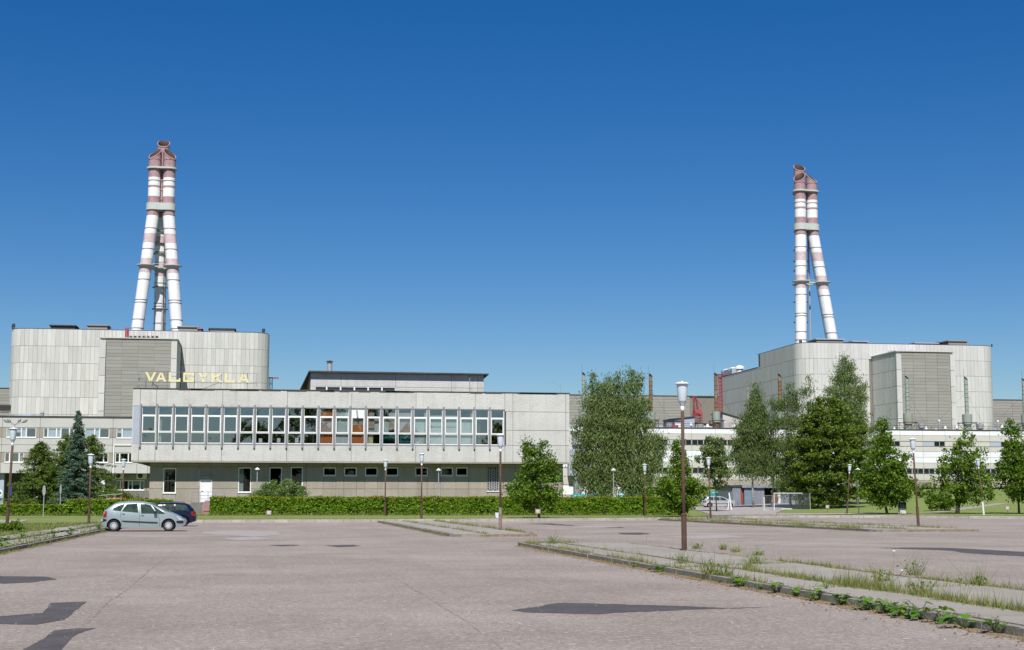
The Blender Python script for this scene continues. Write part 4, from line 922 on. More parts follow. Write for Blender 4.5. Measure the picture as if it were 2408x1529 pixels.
def vent(px, y0, y1, wpx, kind, label, Y=345):
    x = ax(px, Y, 1000); z1 = az(px, y0, Y); r = wpx/2/10.2; z0 = wt+.25
    if kind == 'drum':
        e = empty('roof_fan', (x, Y, z0), label, 'roof fan'); MB().lathe([(r*.6, z0), (r*.6, z0+(z1-z0)*.35), (r*.95, z0+(z1-z0)*.45), (r, z1-.05), (r*.9, z1)], (x, Y), 16).build('fan_drum', M['steel'], e); MB().lathe([(r*.5, z1), (r*.5, z1+.12)], (x, Y), 12).build('cap', M['darksteel'], e)
    if kind == 'cone':
        e = empty('roof_cowl', (x, Y, z0), label, 'roof cowl'); MB().lathe([(r*.55, z0), (r*.5, z1-.8)], (x, Y), 12).build('duct', M['steel'], e); MB().lathe([(r, z1-.85), (r*.9, z1-.6), (.1, z1)], (x, Y), 14).build('cowl', M['white'], e)
    if kind == 'pipe':
        e = empty('vent_pipe', (x, Y, z0), label, 'vent pipe'); MB().lathe([(r, z0), (r, z1-.4)], (x, Y), 12).build('duct', M['steel'], e); MB().lathe([(r*1.1, z1-.4), (r*.9, z1-.15), (.05, z1)], (x, Y), 12).build('cap', M['white'], e)
def s6(a): return (2160+a/6.02)*.9402
def y6(a): return (1020+a/6.02)*.9402
for a, y0, w, k, lb in ((863, 232, 105, 'drum', 'shiny drum-shaped fan right of the first green stack'), (935, 280, 50, 'cone', 'small white cowl touching the shiny drum fan'), (1133, 178, 36, 'pipe', 'thin white-capped vent pipe before the beige bay'), (1222, 268, 55, 'cone', 'dull mushroom cowl right of the thin vent pipe'), (1395, 262, 52, 'cone', 'pointed white cowl left of the second green stack'), (1750, 243, 108, 'drum', 'squat grey drum fan right of the second green stack'), (2017, 188, 34, 'pipe', 'grey vent pipe near the right end of the pale wall'), (2078, 252, 60, 'cone', 'white onion-shaped cowl at the corner of the far reactor block'), (2250, 262, 55, 'cone', 'small white cowl above the rightmost maple'), (455, 285, 45, 'cone', 'low white cowl left of the first green stack'), (1082, 308, 30, 'cone', 'tiny cowl between drum fan and thin vent pipe')):
    vent(s6(a), y6(y0), 0, w/6.02*.94, k, lb)
for a, y0, w, k, lb in ((1083, 643, 58, 'drum', 'galvanised drum fan right of the birch, behind white parapet'), (1335, 655, 60, 'drum', 'low drum fan right of the tall near lamp post'), (1395, 650, 40, 'cone', 'white cone cowl left of the rusty stack'), (1262, 640, 26, 'cone', 'small white cowl beside the red jib crane'), (1193, 590, 16, 'pipe', 'thin white pipe left of the near lamp post'), (1610, 650, 40, 'cone', 'round white cowl at the edge of the tall trees'), (318, 655, 24, 'cone', 'white cowl between canteen and birch')):
    vent(s3(a, 0), (860+y0/3.253)*.9402, 0, w/3.253*.94, k, lb)
# roof sheds behind the parapet
def rshed(a, b, y0, label, m, slope=.0, Y=349):
    xa, xb = ax(s3(a, 0), Y, 1000), ax(s3(b, 0), Y, 1000); z = az(s3(a, 0), (860+y0/3.253)*.9402, Y); e = empty('roof_hut', ((xa+xb)/2, Y, wt), label, 'roof hut')
    MB().add([(xa, Y, wt), (xb, Y, wt), (xb, Y+9, wt), (xa, Y+9, wt), (xa, Y, z-slope), (xb, Y, z), (xb, Y+9, z), (xa, Y+9, z-slope)], [(0, 3, 2, 1), (0, 1, 5, 4), (1, 2, 6, 5), (2, 3, 7, 6), (3, 0, 4, 7)]).build('hut_wall', m, e)
    MB().add([(xa-.2, Y-.3, z-slope), (xb+.2, Y-.3, z), (xb+.2, Y+9.2, z), (xa-.2, Y+9.2, z-slope), (xa-.2, Y-.3, z-slope+.2), (xb+.2, Y-.3, z+.2), (xb+.2, Y+9.2, z+.2), (xa-.2, Y+9.2, z-slope+.2)], [(0, 3, 2, 1), (4, 5, 6, 7), (0, 1, 5, 4), (1, 2, 6, 5), (2, 3, 7, 6), (3, 0, 4, 7)]).build('hut_roof', M['roofing'], e)
rshed(1115, 1290, 594, 'pale grey roof hut behind the white parapet', M['bluegrey'], .6, 356); rshed(1130, 1178, 630, 'small white roof hut in front of the grey hut', M['white'], 0, 347)
rshed(1300, 1440, 660, 'cream sloping roof hut left of the rustiest stack', M['creamband'], -.5, 357); rshed(1520, 1690, 615, 'cream hut at the foot of the grey side wall', M['creamband'], -1.6, 357)
e = empty('roof_unit', (ax(s3(1140, 0), 344), 344, wt), 'small red machine on the roof right of the drum fan', 'machine')
MB().box(ax(s3(1118, 0), 344), 344, wt, ax(s3(1165, 0), 344), 345.5, az(s3(1140, 0), (860+668/3.253)*.9402, 344)).build('housing', M['red'], e); MB().tube([(ax(s3(1120, 0), 343.9), 343.9, wt+1.6), (ax(s3(1165, 0), 343.9), 343.9, wt+1.3)], .1, 5).build('guard_rail', M['red'], e)
# red lattice tower and jib crane, further back
def lattice(q, p0, p1, w0, w1, n, r=.12):
    p0 = Vector(p0); p1 = Vector(p1); t = (p1-p0).normalized(); u = t.cross(Vector((0, 1, 0))).normalized(); v = t.cross(u); C = []
    for k in range(n+1):
        c = p0+(p1-p0)*k/n; w = (w0+(w1-w0)*k/n)/2; C.append([c+u*w*a+v*w*b for a, b in ((1, 1), (1, -1), (-1, -1), (-1, 1))])
    for j in range(4): q.tube([C[0][j], C[-1][j]], r, 4)
    for k in range(n):
        for j in range(4): q.tube([C[k][j], C[k][(j+1) % 4]], r*.6, 3); q.tube([C[k][j], C[k+1][(j+1) % 4]], r*.7, 3)
TY = 560.0
def lat_tower(pxa, pxb, y0, y1, Y, label, n=12):
    xa, xb = ax(pxa, Y, 935), ax(pxb, Y, 935); z0, z1 = az(pxa, y1, Y), az(pxa, y0, Y); e = empty('lattice_tower', ((xa+xb)/2, Y, z0), label, 'lattice tower')
    q = MB(); lattice(q, ((xa+xb)/2, Y, z0), ((xa+xb)/2, Y, z1), xb-xa, xb-xa, n, .11); q.build('tower_frame', M['red'], e)
    q = MB(); 
    for k in range(n): q.box((xa+xb)/2-.15, Y-.1, z0+(z1-z0)*k/n, (xa+xb)/2+.15, Y+.1, z0+(z1-z0)*(k+.3)/n)
    q.build('stair_flight', M['red'], e); q = MB().box(xa-.6, Y-1, z1, xb+2.4, Y+1.5, z1+.3); q.build('top_platform', M['red'], e)
lat_tower((1680+1385/11.76)*.9402, (1680+1475/11.76)*.9402, (930+90/11.76)*.9402, (930+1390/11.76)*.9402, 600, 'tall red lattice tower at the corner of the grey side wall')
lat_tower((360+2215/7.08)*.9402, (360+2268/7.08)*.9402, (910+255/7.08)*.9402, 980, 600, 'short red lattice tower just right of the left reactor block', 6)
CYY = 420.0; f9 = lambda a, b: ((1680+a/11.76)*.9402, (930+b/11.76)*.9402)
def p9(a, b, Y=CYY): x, z = at(*f9(a, b), Y); return (x, Y, z)
e = empty('jib_crane', (p9(750, 1500)[0], CYY, wt), 'red jib crane with raised boom above the white parapet', 'crane')
q = MB(); lattice(q, p9(750, 1520), p9(750, 1200), 2.2, 2.2, 4, .09); q.build('mast', M['red'], e)
q = MB(); lattice(q, p9(720, 1180), p9(655, 715), 1.4, .7, 8, .08); q.build('boom', M['red'], e)
q = MB(); a = p9(640, 1160); b = p9(850, 1060); q.box(a[0], CYY-1, a[2]-1.0, b[0], CYY+1, a[2]+.4); q.tube([p9(660, 720), p9(860, 1000), p9(840, 1100)], .14, 4); q.tube([p9(660, 720), p9(640, 1290)], .08, 4); q.build('machinery_deck', M['red'], e)
MB().box(p9(680, 1290)[0], CYY-.8, p9(680, 1290)[2], p9(790, 1290)[0], CYY+.6, p9(680, 1180)[2]).build('cab', M['red'], e)

# ------------------------------------------------------------------ administration block on the left
AY = 190.0
AD = empty('office_building', (-35, 197, .4), 'three-storey pale office block with wide white windows left of the canteen', 'building')
ax0, ax1 = ax(-60, AY, 1050), -8.0; fz = lambda y: az(160, (1040+y/4.3675)*.9402, AY)
T_, b1t, b1b, b2t, b2b, bot = fz(14), fz(132), fz(240), fz(402), fz(510), fz(628)
WD = []
for (wa, wb, row, n) in [(65, 388, 0, 4), (470, 800, 0, 5), (868, 1188, 0, 4), (1268, 1450, 0, 2), (55, 265, 1, 3), (330, 560, 1, 3), (640, 900, 1, 3), (985, 1185, 1, 3), (1262, 1452, 1, 3), (-200, -60, 0, 2), (-220, -50, 1, 2), (1520, 1720, 0, 3), (1520, 1700, 1, 3)]:
    za, zb_ = ((b1t, b1b) if row == 0 else (b2t, b2b)); WD.append((ax(b3(wa, 0)[0], AY, 1050), ax(b3(wb, 0)[0], AY, 1050), zb_, za, n))
op = [(a, b, c, d_) for a, b, c, d_, n in WD]
q = MB(); q.holes(ax0, ax1, bot, T_-.05, AY+.1, AY+.35, op); q.box(ax0, AY+.35, bot, ax0+.3, AY+14, T_-.05); q.box(ax1-.3, AY+.35, bot, ax1, AY+14, T_-.05); q.build('core_wall', M['core'], AD)
MB().box(ax0, AY+4, .2, ax1, AY+4.2, T_-.1).build('inner_wall', M['interior'], AD)
q = MB(); q.box(ax0+.3, AY+.35, (b1b+b2t)/2-.2, ax1-.3, AY+4, (b1b+b2t)/2+.1); q.box(ax0+.3, AY+.35, T_-.5, ax1-.3, AY+4, T_-.35); q.box(ax0+.3, AY+.35, bot+.02, ax1-.3, AY+4, bot+.2); q.build('floor_slab', M['interior'], AD)
MB().box(ax0-.2, AY-.1, T_-.04, ax1+.2, AY+14.2, T_+.12).build('roof', M['roofing'], AD)
ja = [ax0]+[ax(b3(p, 0)[0], AY, 1050) for p in (16, 430, 826, 1228, 1500, 1620)]+[ax1]
for a, b in zip(ja, ja[1:]):
    for z0, z1, mm in ((b1t, T_, 'admin'), (b1b, b1t, 'rough'), ((b1b+b2t)/2+.02, b1b, 'admin'), (b2t, (b1b+b2t)/2+.02, 'admin'), (b2b, b2t, 'rough'), (bot, b2b, 'admin')):
        q = MB(); y = AY+(.04 if mm == 'rough' else 0); q.holes(a+.02, b-.02, z0+.02, z1-.02, y, y+.1-(.0 if mm != 'rough' else .04), op)
        if q.v: q.build('wall_panel', M[mm], AD)
def wide_window(a, b, c, d_, n, root, Y, blinds=True):
    q = MB(); hs_ = []; ws = [1, 2, 1, 2, 1][:n] if n > 2 else [1, 2]
    tot = sum(ws); x = a
    for w_ in ws: xe = x+(b-a)*w_/tot; hs_.append((x+.07, xe-.07, c+.1, d_-.08)); x = xe
    q.holes(a, b, c, d_, Y+.06, Y+.14, hs_); q.box(a-.05, Y-.06, c-.07, b+.05, Y-.0, c+.0)
    w = q.build('window', M['white'], root)
    for h in hs_:
        MB().add([(h[0], Y+.11, h[2]), (h[1], Y+.11, h[2]), (h[1], Y+.11, h[3]), (h[0], Y+.11, h[3])], [(0, 1, 2, 3)]).build('pane', M['glass'], w)
        if blinds and random.random() < .75: MB().box(h[0], Y+.2, h[3]-(h[3]-h[2])*random.choice([1, 1, .8, .5]), h[1], Y+.22, h[3]).build('blind', M['screen'], w)
        elif random.random() < .4: MB().box(h[0], Y+.3, h[2], h[0]+.4, Y+.34, h[3]).build('curtain', M['pink'], w)
for k, (a, b, c, d_, n) in enumerate(WD): wide_window(a, b, c, d_, n, AD, AY, blinds=(d_ > b1b+.2))
# recessed ground floor
GF = AY+1.5; gw = (ax(b3(1268, 0)[0], GF), ax(b3(1570, 0)[0], GF), az(*b3(1400, 812), GF), az(*b3(1400, 705), GF))
gxl = ax(b3(1110, 0)[0], GF); q = MB(); q.holes(gxl, ax1, .2, bot-.05, GF+.1, GF+.3, [gw]); q.build('ground_core_wall', M['core'], AD)
zs_ = az(*b3(1400, 822), GF)
for a, b in zip([gxl, ax(b3(1240, 0)[0], GF), gw[1]+.3], [ax(b3(1240, 0)[0], GF), gw[1]+.3, ax1]):
    q = MB(); q.holes(a+.02, b-.02, zs_, bot-.08, GF, GF+.1, [gw]); q.build('wall_panel', M['rough'], AD)
MB().box(gxl, GF-.05, .2, ax1, GF+.09, zs_-.02).build('plinth', M['plinth'], AD)
wide_window(*gw, 5, AD, GF)
MB().box(ax0, AY+6, .2, gxl, AY+6.3, bot-.05).build('porch_wall', M['darksteel'], AD)
for p in (8, 420, 1110): x = ax(b3(p, 0)[0], AY+1); MB().box(x-.35, AY+.7, .2, x+.35, AY+1.4, bot-.02).build('porch_column', M['bluegrey'] if p < 100 else M['white'], AD)
for p, s_ in ((1298, .5), (1541, .62)):
    x = ax(b3(p, 0)[0], GF); z = az(*b3(p, 655), GF); e = empty('air_conditioner', (x, GF-.2, z), 'white air-conditioning unit under the office overhang, nearer the canteen' if p > 1400 else 'smaller white air-conditioning unit under the office overhang, nearer the spruce', 'air conditioner', 'air conditioners on the office wall')
    MB().box(x-s_, GF-.42, z-.38, x+s_, GF-.02, z+.38).build('housing', M['white'], e); o = MB(); o.lathe([(.3, 0), (.3, .03)], (0, 0), 14); o.v = [(x-.15+a, GF-.43-c, z+b) for a, b, c in o.v]; o.build('fan_grille', M['darksteel'], e)
q = MB(); xw = ax(b3(1228, 0)[0], AY); q.box(xw-.06, AY-.14, fz(650), xw+.06, AY-.02, fz(315)); q.box(xw+.06, AY-.12, fz(322), ax(b3(1415, 0)[0], AY), AY-.02, fz(310)); q.build('drainpipe', M['white'], AD)
# roof domes on the low roof in front of the left reactor
for i, p in enumerate((118, 180, 250, 320, 400)):
    x = ax((p/4.636)*.9402, 196, 980); zt = az(20, (960+ (368 if i != 3 else 352)/4.636)*.9402, 196)
    e = empty('rooflight', (x, 196, T_), ['leftmost grey hump on the office roof, by the four-headed light', 'second grey hump from the left on the office roof', 'middle one of the five grey humps on the office roof', 'taller grey hump just left of the pipe stub on the office roof', 'rightmost grey hump on the office roof, right of the pipe stub'][i], 'rooflight', 'humps along the office roof'); MB().lathe([(1.5, T_), (1.2, zt-.15), (.6, zt), (.05, zt+.03)], (x, 196), 12).build('dome', M['bluegrey'], e)
x = ax(489/4.636*.9402, 194, 980); zt = az(90, (960+312/4.636)*.9402, 194); e = empty('vent_pipe', (x, 194, T_), 'grey pipe stub on the office roof left of the spruce top', 'vent pipe'); MB().lathe([(.22, T_), (.22, zt-.3)], (x, 194), 8).build('duct', M['steel'], e); MB().lathe([(.28, zt-.3), (.1, zt)], (x, 194), 8).build('cap', M['steel'], e)
# lower roof piece at far left before the turbine hall
e = empty('pipe_bridge', (-165, 500, 2), 'dark pipe bridge crossing before the beige hall at the left edge', 'pipe bridge')
q = MB()
for y in (655, 665, 680): q.tube([(ax(-10, 540), 540, az(10, (780+y/2.78)*.9402, 540)), (ax(17, 540), 540, az(10, (780+y/2.78)*.9402, 540))], .5, 5)
q.build('pipe_run', M['darksteel'], e)
MB().box(ax(-10, 541), 541, az(10, (780+700/2.78)*.9402, 541), ax(17.5, 541), 542, az(10, (780+692/2.78)*.9402, 541)).build('girder', M['white'], e)
# ------------------------------------------------------------------ street lamps
def make_lamp(h, label, loc, rot=(0, 0, 0), low='rust', sleeve=1.07, bare_from=None, head=1.0):
    e = empty('street_lamp', (0, 0, 0), label, 'street lamp', 'rusty bell-headed lamp posts of the parking lot')
    s = head; zb = h-.86*s
    MB().lathe([(.055, 0), (.055, zb-.02)], n=10).build('pole', M['rust'], e, smooth=True)
    MB().lathe([(.085, -.05), (.085, sleeve), (.095, sleeve+.01), (.095, sleeve+.04), (.06, sleeve+.07)], n=12).build('sleeve', M[low], e)
    MB().lathe([(.05*s, zb-.06), (.062*s, zb-.03), (.072*s, zb+.03), (.06*s, zb+.08), (.05*s, zb+.1)], n=12).build('neck', M['lampcap'], e, smooth=True)
    MB().lathe([(.05*s, zb+.09), (.062*s, zb+.12), (.132*s, zb+.25), (.14*s, zb+.26), (.138*s, zb+.29), (.142*s, zb+.3), (.175*s, zb+.76), (.178*s, zb+.8)], n=20).build('bell', M['bell'], e, smooth=True)
    MB().lathe([(.178*s, zb+.79), (.232*s, zb+.785), (.236*s, zb+.81), (.15*s, zb+.845), (.02, zb+.86), (.02, zb+.89)], n=20).build('cap', M['lampcap'], e, smooth=True)
    e.location = loc; e.rotation_euler = rot; return e
LMP = [(13.0, 45.3, .11, 5.24, 0, 'nearest and tallest rusty lamp post, on the cracked island right of centre', 'rust'),
 (12.1, 75.9, .11, 4.9, 0, 'rusty lamp post with pale base and small box, before the right canteen windows', 'rustpale'),
 (11.9, 112.2, .15, 4.95, 0, 'slim rusty lamp post at the far kerb before the right half of the canteen', 'rust'),
 (10.6, 129.5, .25, 4.8, 0, 'slim rusty lamp post standing against the hedge below the canteen windows', 'rust'),
 (33.5, 129.0, .22, 4.55, 0, 'rusty lamp post at the hedge in front of the big weeping birch', 'rust'),
 (39.1, 85.4, .1, 5.25, -2.4, 'rusty leaning lamp post at the end of the far right island', 'rust'),
 (65.2, 128.5, .3, 5.05, -4.6, 'lamp post tilted left with a white-painted foot, in front of the airy maple', 'white'),
 (36.3, 118.6, .13, 4.95, -1.5, 'rusty lamp post beside the bright maple, left of the sheds', 'rust'),
 (56.5, 139.5, .33, 4.75, 5.2, 'rusty lamp post tilted right, before the dark tree mass', 'rust'),
 (-12.6, 79.2, .1, 5.2, 1.6, 'rusty lamp post at the left edge of the photograph', 'rust'),
 (-10.8, 99.5, .12, 4.45, 0, 'rusty lamp post in a grass tuft behind the silver car, beside the spruce', 'rust'),
 (-11.3, 128.6, .25, 4.75, 0, 'slim lamp post behind the silver car at the office corner', 'rust')]
for x, y, z, h, tl, lab, lw in LMP: make_lamp(h, lab, (x, y, z), (0, R(tl), 0), lw)
e = empty('waste_box', (12.0, 75.7, .1), 'small grey box strapped low on the lamp post with a pale base', 'box'); MB().add([(11.86, 75.85, .74), (11.99, 75.85, .72), (11.99, 75.95, .72), (11.86, 75.95, .74), (11.82, 75.85, 1.0), (12.0, 75.85, 1.0), (12.0, 75.95, 1.0), (11.82, 75.95, 1.0)], [(0, 3, 2, 1), (4, 5, 6, 7), (0, 1, 5, 4), (1, 2, 6, 5), (2, 3, 7, 6), (3, 0, 4, 7)]).build('housing', M['bell'], e)
def garden_lamp(px, py, Y, label, zb=None):
    x, z = at(px, py, Y); z0 = lawnZ(x, Y) if zb is None else zb
    e = empty('garden_lamp', (x, Y, z0), label, 'garden lamp', 'thin garden lamps with cone caps')
    MB().lathe([(.045, z0), (.04, z-.38)], (x, Y), 8).build('pole', M['steel'], e); MB().lathe([(.04, z-.4), (.05, z-.34), (.12, z-.2)], (x, Y), 12).build('lantern', M['bell'], e)
    MB().lathe([(.24, z-.2), (.22, z-.17), (.04, z-.03), (.02, z)], (x, Y), 14).build('cap', M['lampcap'], e)
garden_lamp(605, 1099, 137, 'thin garden lamp with a white cone cap beside the round bush'); garden_lamp(1031, 1101, 137, 'thin garden lamp in front of the small high canteen windows')
garden_lamp(1442, 1101, 139, 'thin garden lamp with a cone cap in front of the weeping birch'); garden_lamp(167, 1101, 150, 'thin garden lamp with a cone cap in front of the blue spruce'); garden_lamp(2016, 1100, 142, 'thin garden lamp with a cone cap left of the round maple')
# four-armed light
x, z = at(35, 992, 150); z0 = lawnZ(x, 150); e = empty('four_arm_light', (x, 150, z0), 'tall thin street light with four leaf-shaped heads at the left edge', 'street light')
MB().tube([(x-.3, 150, z0), (x, 150, z-.25)], [.09, .05], 8).build('pole', M['steel'], e)
for dx, dy, dz in ((-1.0, .4, 0), (-.55, -.5, .05), (.55, -.5, .05), (1.0, .4, 0)):
    MB().tube([(x, 150, z-.28), (x+dx*.55, 150+dy*.5, z-.12)], .03, 5).build('arm', M['steel'], e)
    c = Vector((x+dx*.85, 150+dy*.8, z+.06)); MB().tube([c+Vector((-dx*.28, -dy*.2, -.14)), c+Vector((-dx*.1, 0, -.03)), c+Vector((dx*.1, 0, .06)), c+Vector((dx*.3, dy*.2, .17))], [.03, .13, .14, .03], 8).build('lamp_head', M['fin'], e)
# road signs
def sign(px, y0, y1, Y, wpx, label, mface, base='steel', arrow=False):
    x, z1 = at(px, y0, Y); _, zs = at(px, y1, Y); z0 = lawnZ(x, Y); e = empty('road_sign', (x, Y, z0), label, 'road sign'); rx = wpx/2/(3510/Y); rz2 = (z1-zs)/2; zc = (z1+zs)/2
    MB().tube([(x, Y+.05, z0), (x, Y+.05, z1-.05)], .035, 6).build('post', M[base], e)
    n = 20; pts_ = [(x+rx*math.cos(2*math.pi*i/n), zc+rz2*math.sin(2*math.pi*i/n)) for i in range(n)]; MB().extry(pts_, Y-.02, Y+.0).build('sign_plate', M[mface], e); return e, x, zc, rx, rz2
sign(104, 1141, 1166, 128, 7, 'oval road sign seen almost edge-on, standing left of the spruce before the low hedge', 'signback'); sign(143, 1139, 1163, 131, 4, 'narrow edge-on road sign just left of the blue spruce foot', 'signback')
e, x, zc, rx, rz2 = sign(-3, 1150, 1168, 132, 17, 'white round sign with a black arrow and pale ring cut by the left edge', 'white')
MB().extry([(x-.1, zc-.04), (x+.08, zc-.04), (x+.08, zc-.13), (x+.24, zc), (x+.08, zc+.13), (x+.08, zc+.04), (x-.1, zc+.04)], 131.95, 131.975).build('arrow', M['black'], e)
x, z1 = at(25, 1143, 132); e = empty('blue_box', (x, 132, .3), 'blue sign box on the pole of the four-armed light', 'sign box'); MB().box(x-.13, 131.8, z1-.8, x+.13, 132, z1).build('casing', M['blue'], e)
# little red notices in the grass
def notice(px, py, Y, label):
    x, z = at(px, py, Y); z0 = lawnZ(x, Y); e = empty('ground_notice', (x, Y, z0), label, 'notice'); MB().box(x-.2, Y-.015, z-.16, x+.2, Y+.015, z+.2).build('notice_board', M['pinkpaint'], e)
    q = MB(); q.box(x-.16, Y-.02, z+.08, x+.16, Y-.016, z+.12); q.box(x-.12, Y-.02, z-.06, x+.12, Y-.016, z-.02); q.box(x-.14, Y-.02, z+.01, x+.1, Y-.016, z+.04); q.build('white_lines', M['white'], e); MB().box(x-.02, Y+.02, z0, x+.02, Y+.04, z).build('stake', M['rust'], e)
notice(632, 1206, 129.8, 'small red notice on a stake before the left part of the long hedge'); notice(1264, 1203, 116.5, 'small red notice on the trunk of the small maple'); notice(1945, 1192, 150, 'small red notice at the corner of the wire fence'); notice(2368, 1195, 134, 'small red notice in the grass right of the airy maple')
x, z = at(488, 1191, 134); e = empty('pink_cover', (x, 134, .3), 'faded pink six-sided metal box at the left end of the long hedge', 'box'); MB().extry([(x-.42, .3), (x+.42, .3), (x+.5, .75), (x+.35, z+.3), (x+.2, z+.5), (x-.2, z+.52), (x-.5, z+.05)], 133.7, 134.2).build('casing', M['pinkbox'], e); MB().box(x-.35, 133.66, .6, x+.35, 133.69, .66).build('rib', M['red'], e)
x, y = 63.5, 137.0; z0 = lawnZ(x, y); x = ax(2120, y); e = empty('litter_bin', (x, y, z0), 'dark square bin in a pale frame on the lawn between the two maples', 'litter bin'); MB().box(x-.32, y-.25, z0+.5, x+.32, y+.25, z0+1.15).build('bin_body', M['black'], e)
q = MB()
for sx in (-.38, .38): q.tube([(x+sx, y, z0), (x+sx, y, z0+1.2)], .03, 4)
q.tube([(x-.38, y, z0+.42), (x+.38, y, z0+.42)], .03, 4); q.build('frame', M['steel'], e); MB().box(x-.3, y-.2, z0+.05, x+.3, y+.2, z0+.38).build('foot_block', M['creamband'], e)
# ------------------------------------------------------------------ sheds and fence
SH = 190.0
def f7(a, b): return ((1820+a/9.262)*.9402, (1180+b/9.262)*.9402)
def px7(a): return ax(f7(a, 0)[0], SH)
def z7_(b): return az(1750, f7(0, b)[1], SH)
zs0 = lawnZ(px7(600), SH); sh = empty('shed', (px7(650), SH+3, zs0), 'row of grey-blue corrugated metal sheds with one dark open bay', 'shed')
zt = z7_(305); zf_ = z7_(370)
MB().box(px7(105), SH+.5, zs0-.3, px7(820), SH+6, zf_).build('shed_body', M['darksteel'], sh) if False else None
q = MB(); q.box(px7(95), SH+6, zs0-.4, px7(2000), SH+6.2, zt-.05); q.box(px7(95), SH+.3, zs0-.4, px7(95)+.1, SH+6, zt-.05); q.box(px7(2000)-.1, SH+.3, zs0-.4, px7(2000), SH+6, zt-.05); q.build('back_wall', M['tin'], sh)
MB().box(px7(320), SH-.35, zf_, px7(2010), SH+6.4, zt).build('fascia_roof', M['tin'], sh); MB().box(px7(80), SH-.2, z7_(345), px7(318), SH+6.3, z7_(325)).build('low_roof', M['roofing'], sh)
def corrug(a, b, ztop, zbot, m, name='corrugated_sheet', y=SH):
    xa, xb = px7(a), px7(b); n = max(3, int((xb-xa)/.13)); q = MB()
    for i in range(n):
        x0 = xa+(xb-xa)*i/n; x1 = xa+(xb-xa)*(i+1)/n; xm = (x0+x1)/2; q.add([(x0, y, zbot), (xm, y-.05, zbot), (x1, y, zbot), (x0, y, ztop), (xm, y-.05, ztop), (x1, y, ztop)], [(0, 1, 4, 3), (1, 2, 5, 4)])
    return q.build(name, M[m], sh)
zb_ = z7_(835)
corrug(105, 298, z7_(345), zb_+.15, 'tin'); corrug(298, 372, zf_, zb_, 'redrust', 'red_door', SH+.2); corrug(376, 530, z7_(385), zb_, 'tinblue', 'shed_door', SH-.05); corrug(534, 640, z7_(385), zb_, 'tinblue', 'shed_door', SH-.05); corrug(642, 758, zf_, zb_, 'tin')
corrug(760, 845, zf_, zb_, 'tin'); corrug(1150, 1220, zf_, zb_, 'white'); corrug(1225, 1420, zf_, zb_, 'tin'); corrug(1420, 2000, zf_, zb_, 'tin'); corrug(1085, 1150, z7_(500), zb_, 'redrust', 'red_door', SH+.3)
MB().box(px7(376), SH-.1, z7_(385), px7(640), SH-.04, z7_(372)).build('door_head', M['roofing'], sh)
# white-framed wire fence
FY = 162.0
def pf(a): return ax(f7(a, 0)[0], FY)
def zf2(b): return az(1850, f7(0, b)[1], FY)
z0f = lawnZ(pf(1070), FY)
fe = empty('wire_fence', (pf(1400), FY, z0f), 'white-framed wire mesh fence in front of the sheds', 'fence')
q = MB(); top = zf2(497); bt_ = zf2(865)
q.tube([(pf(1068), FY, z0f-.1), (pf(1068), FY, top)], .045, 6); q.tube([(pf(1068), FY, top), (pf(1720), FY, top)], .035, 6); q.tube([(pf(1900), FY, z0f), (pf(1900), FY, top)], .02, 4); q.tube([(pf(1240), FY, bt_), (pf(1480), FY, bt_)], .05, 6); q.build('frame', M['white'], fe); q = MB().tube([(pf(1720), FY, top), (pf(2600), FY, top)], .015, 4).tube([(pf(2300), FY, z0f), (pf(2300), FY, top)], .02, 4); q.build('rail', M['darksteel'], fe)
def mesh_net(a, b, z0, z1, Y, root, st=.16):
    q = MB(); xa, xb = a, b; n = int((xb-xa)/st); r = .006
    for i in range(n+1): x = xa+(xb-xa)*i/n; q.box(x-r, Y-r, z0, x+r, Y+r, z1)
    n = int((z1-z0)/st)
    for i in range(n+1): z = z0+(z1-z0)*i/n; q.box(xa, Y-r, z-r, xb, Y+r, z+r)
    o = q.build('wire_mesh', M['fin'], root); o['kind'] = 'stuff'
mesh_net(pf(1075), pf(1895), bt_, top, FY, fe)
ge = empty('wire_gate', (pf(940), FY+.4, z0f), 'small low wire gate leaning open left of the white-framed fence', 'gate'); q = MB(); t2 = zf2(552)
q.tube([(pf(815), FY+.4, z0f), (pf(835), FY+.4, t2), (pf(1050), FY+.2, t2), (pf(1055), FY+.2, z0f), (pf(815), FY+.4, z0f+.08)], .04, 5); q.build('frame', M['steel'], ge); mesh_net(pf(880), pf(1045), z0f+.1, t2, FY+.3, ge, .14)
MB().box(pf(850), FY+.45, z0f, pf(885), FY+.55, t2-.1).build('plank', M['creamband'], ge)
e = empty('gate_post', (ax(1715, 165), 165, .5), 'white leaning gate post right of the parked silver car', 'post'); xg = ax(1716, 165); zg = lawnZ(xg, 165); MB().tube([(xg+.15, 165, zg), (xg-.1, 165, zg+2.0)], .09, 6).tube([(xg-.25, 165.1, zg), (xg-.05, 165.1, zg+1.5)], .06, 6).build('timber', M['white'], e)
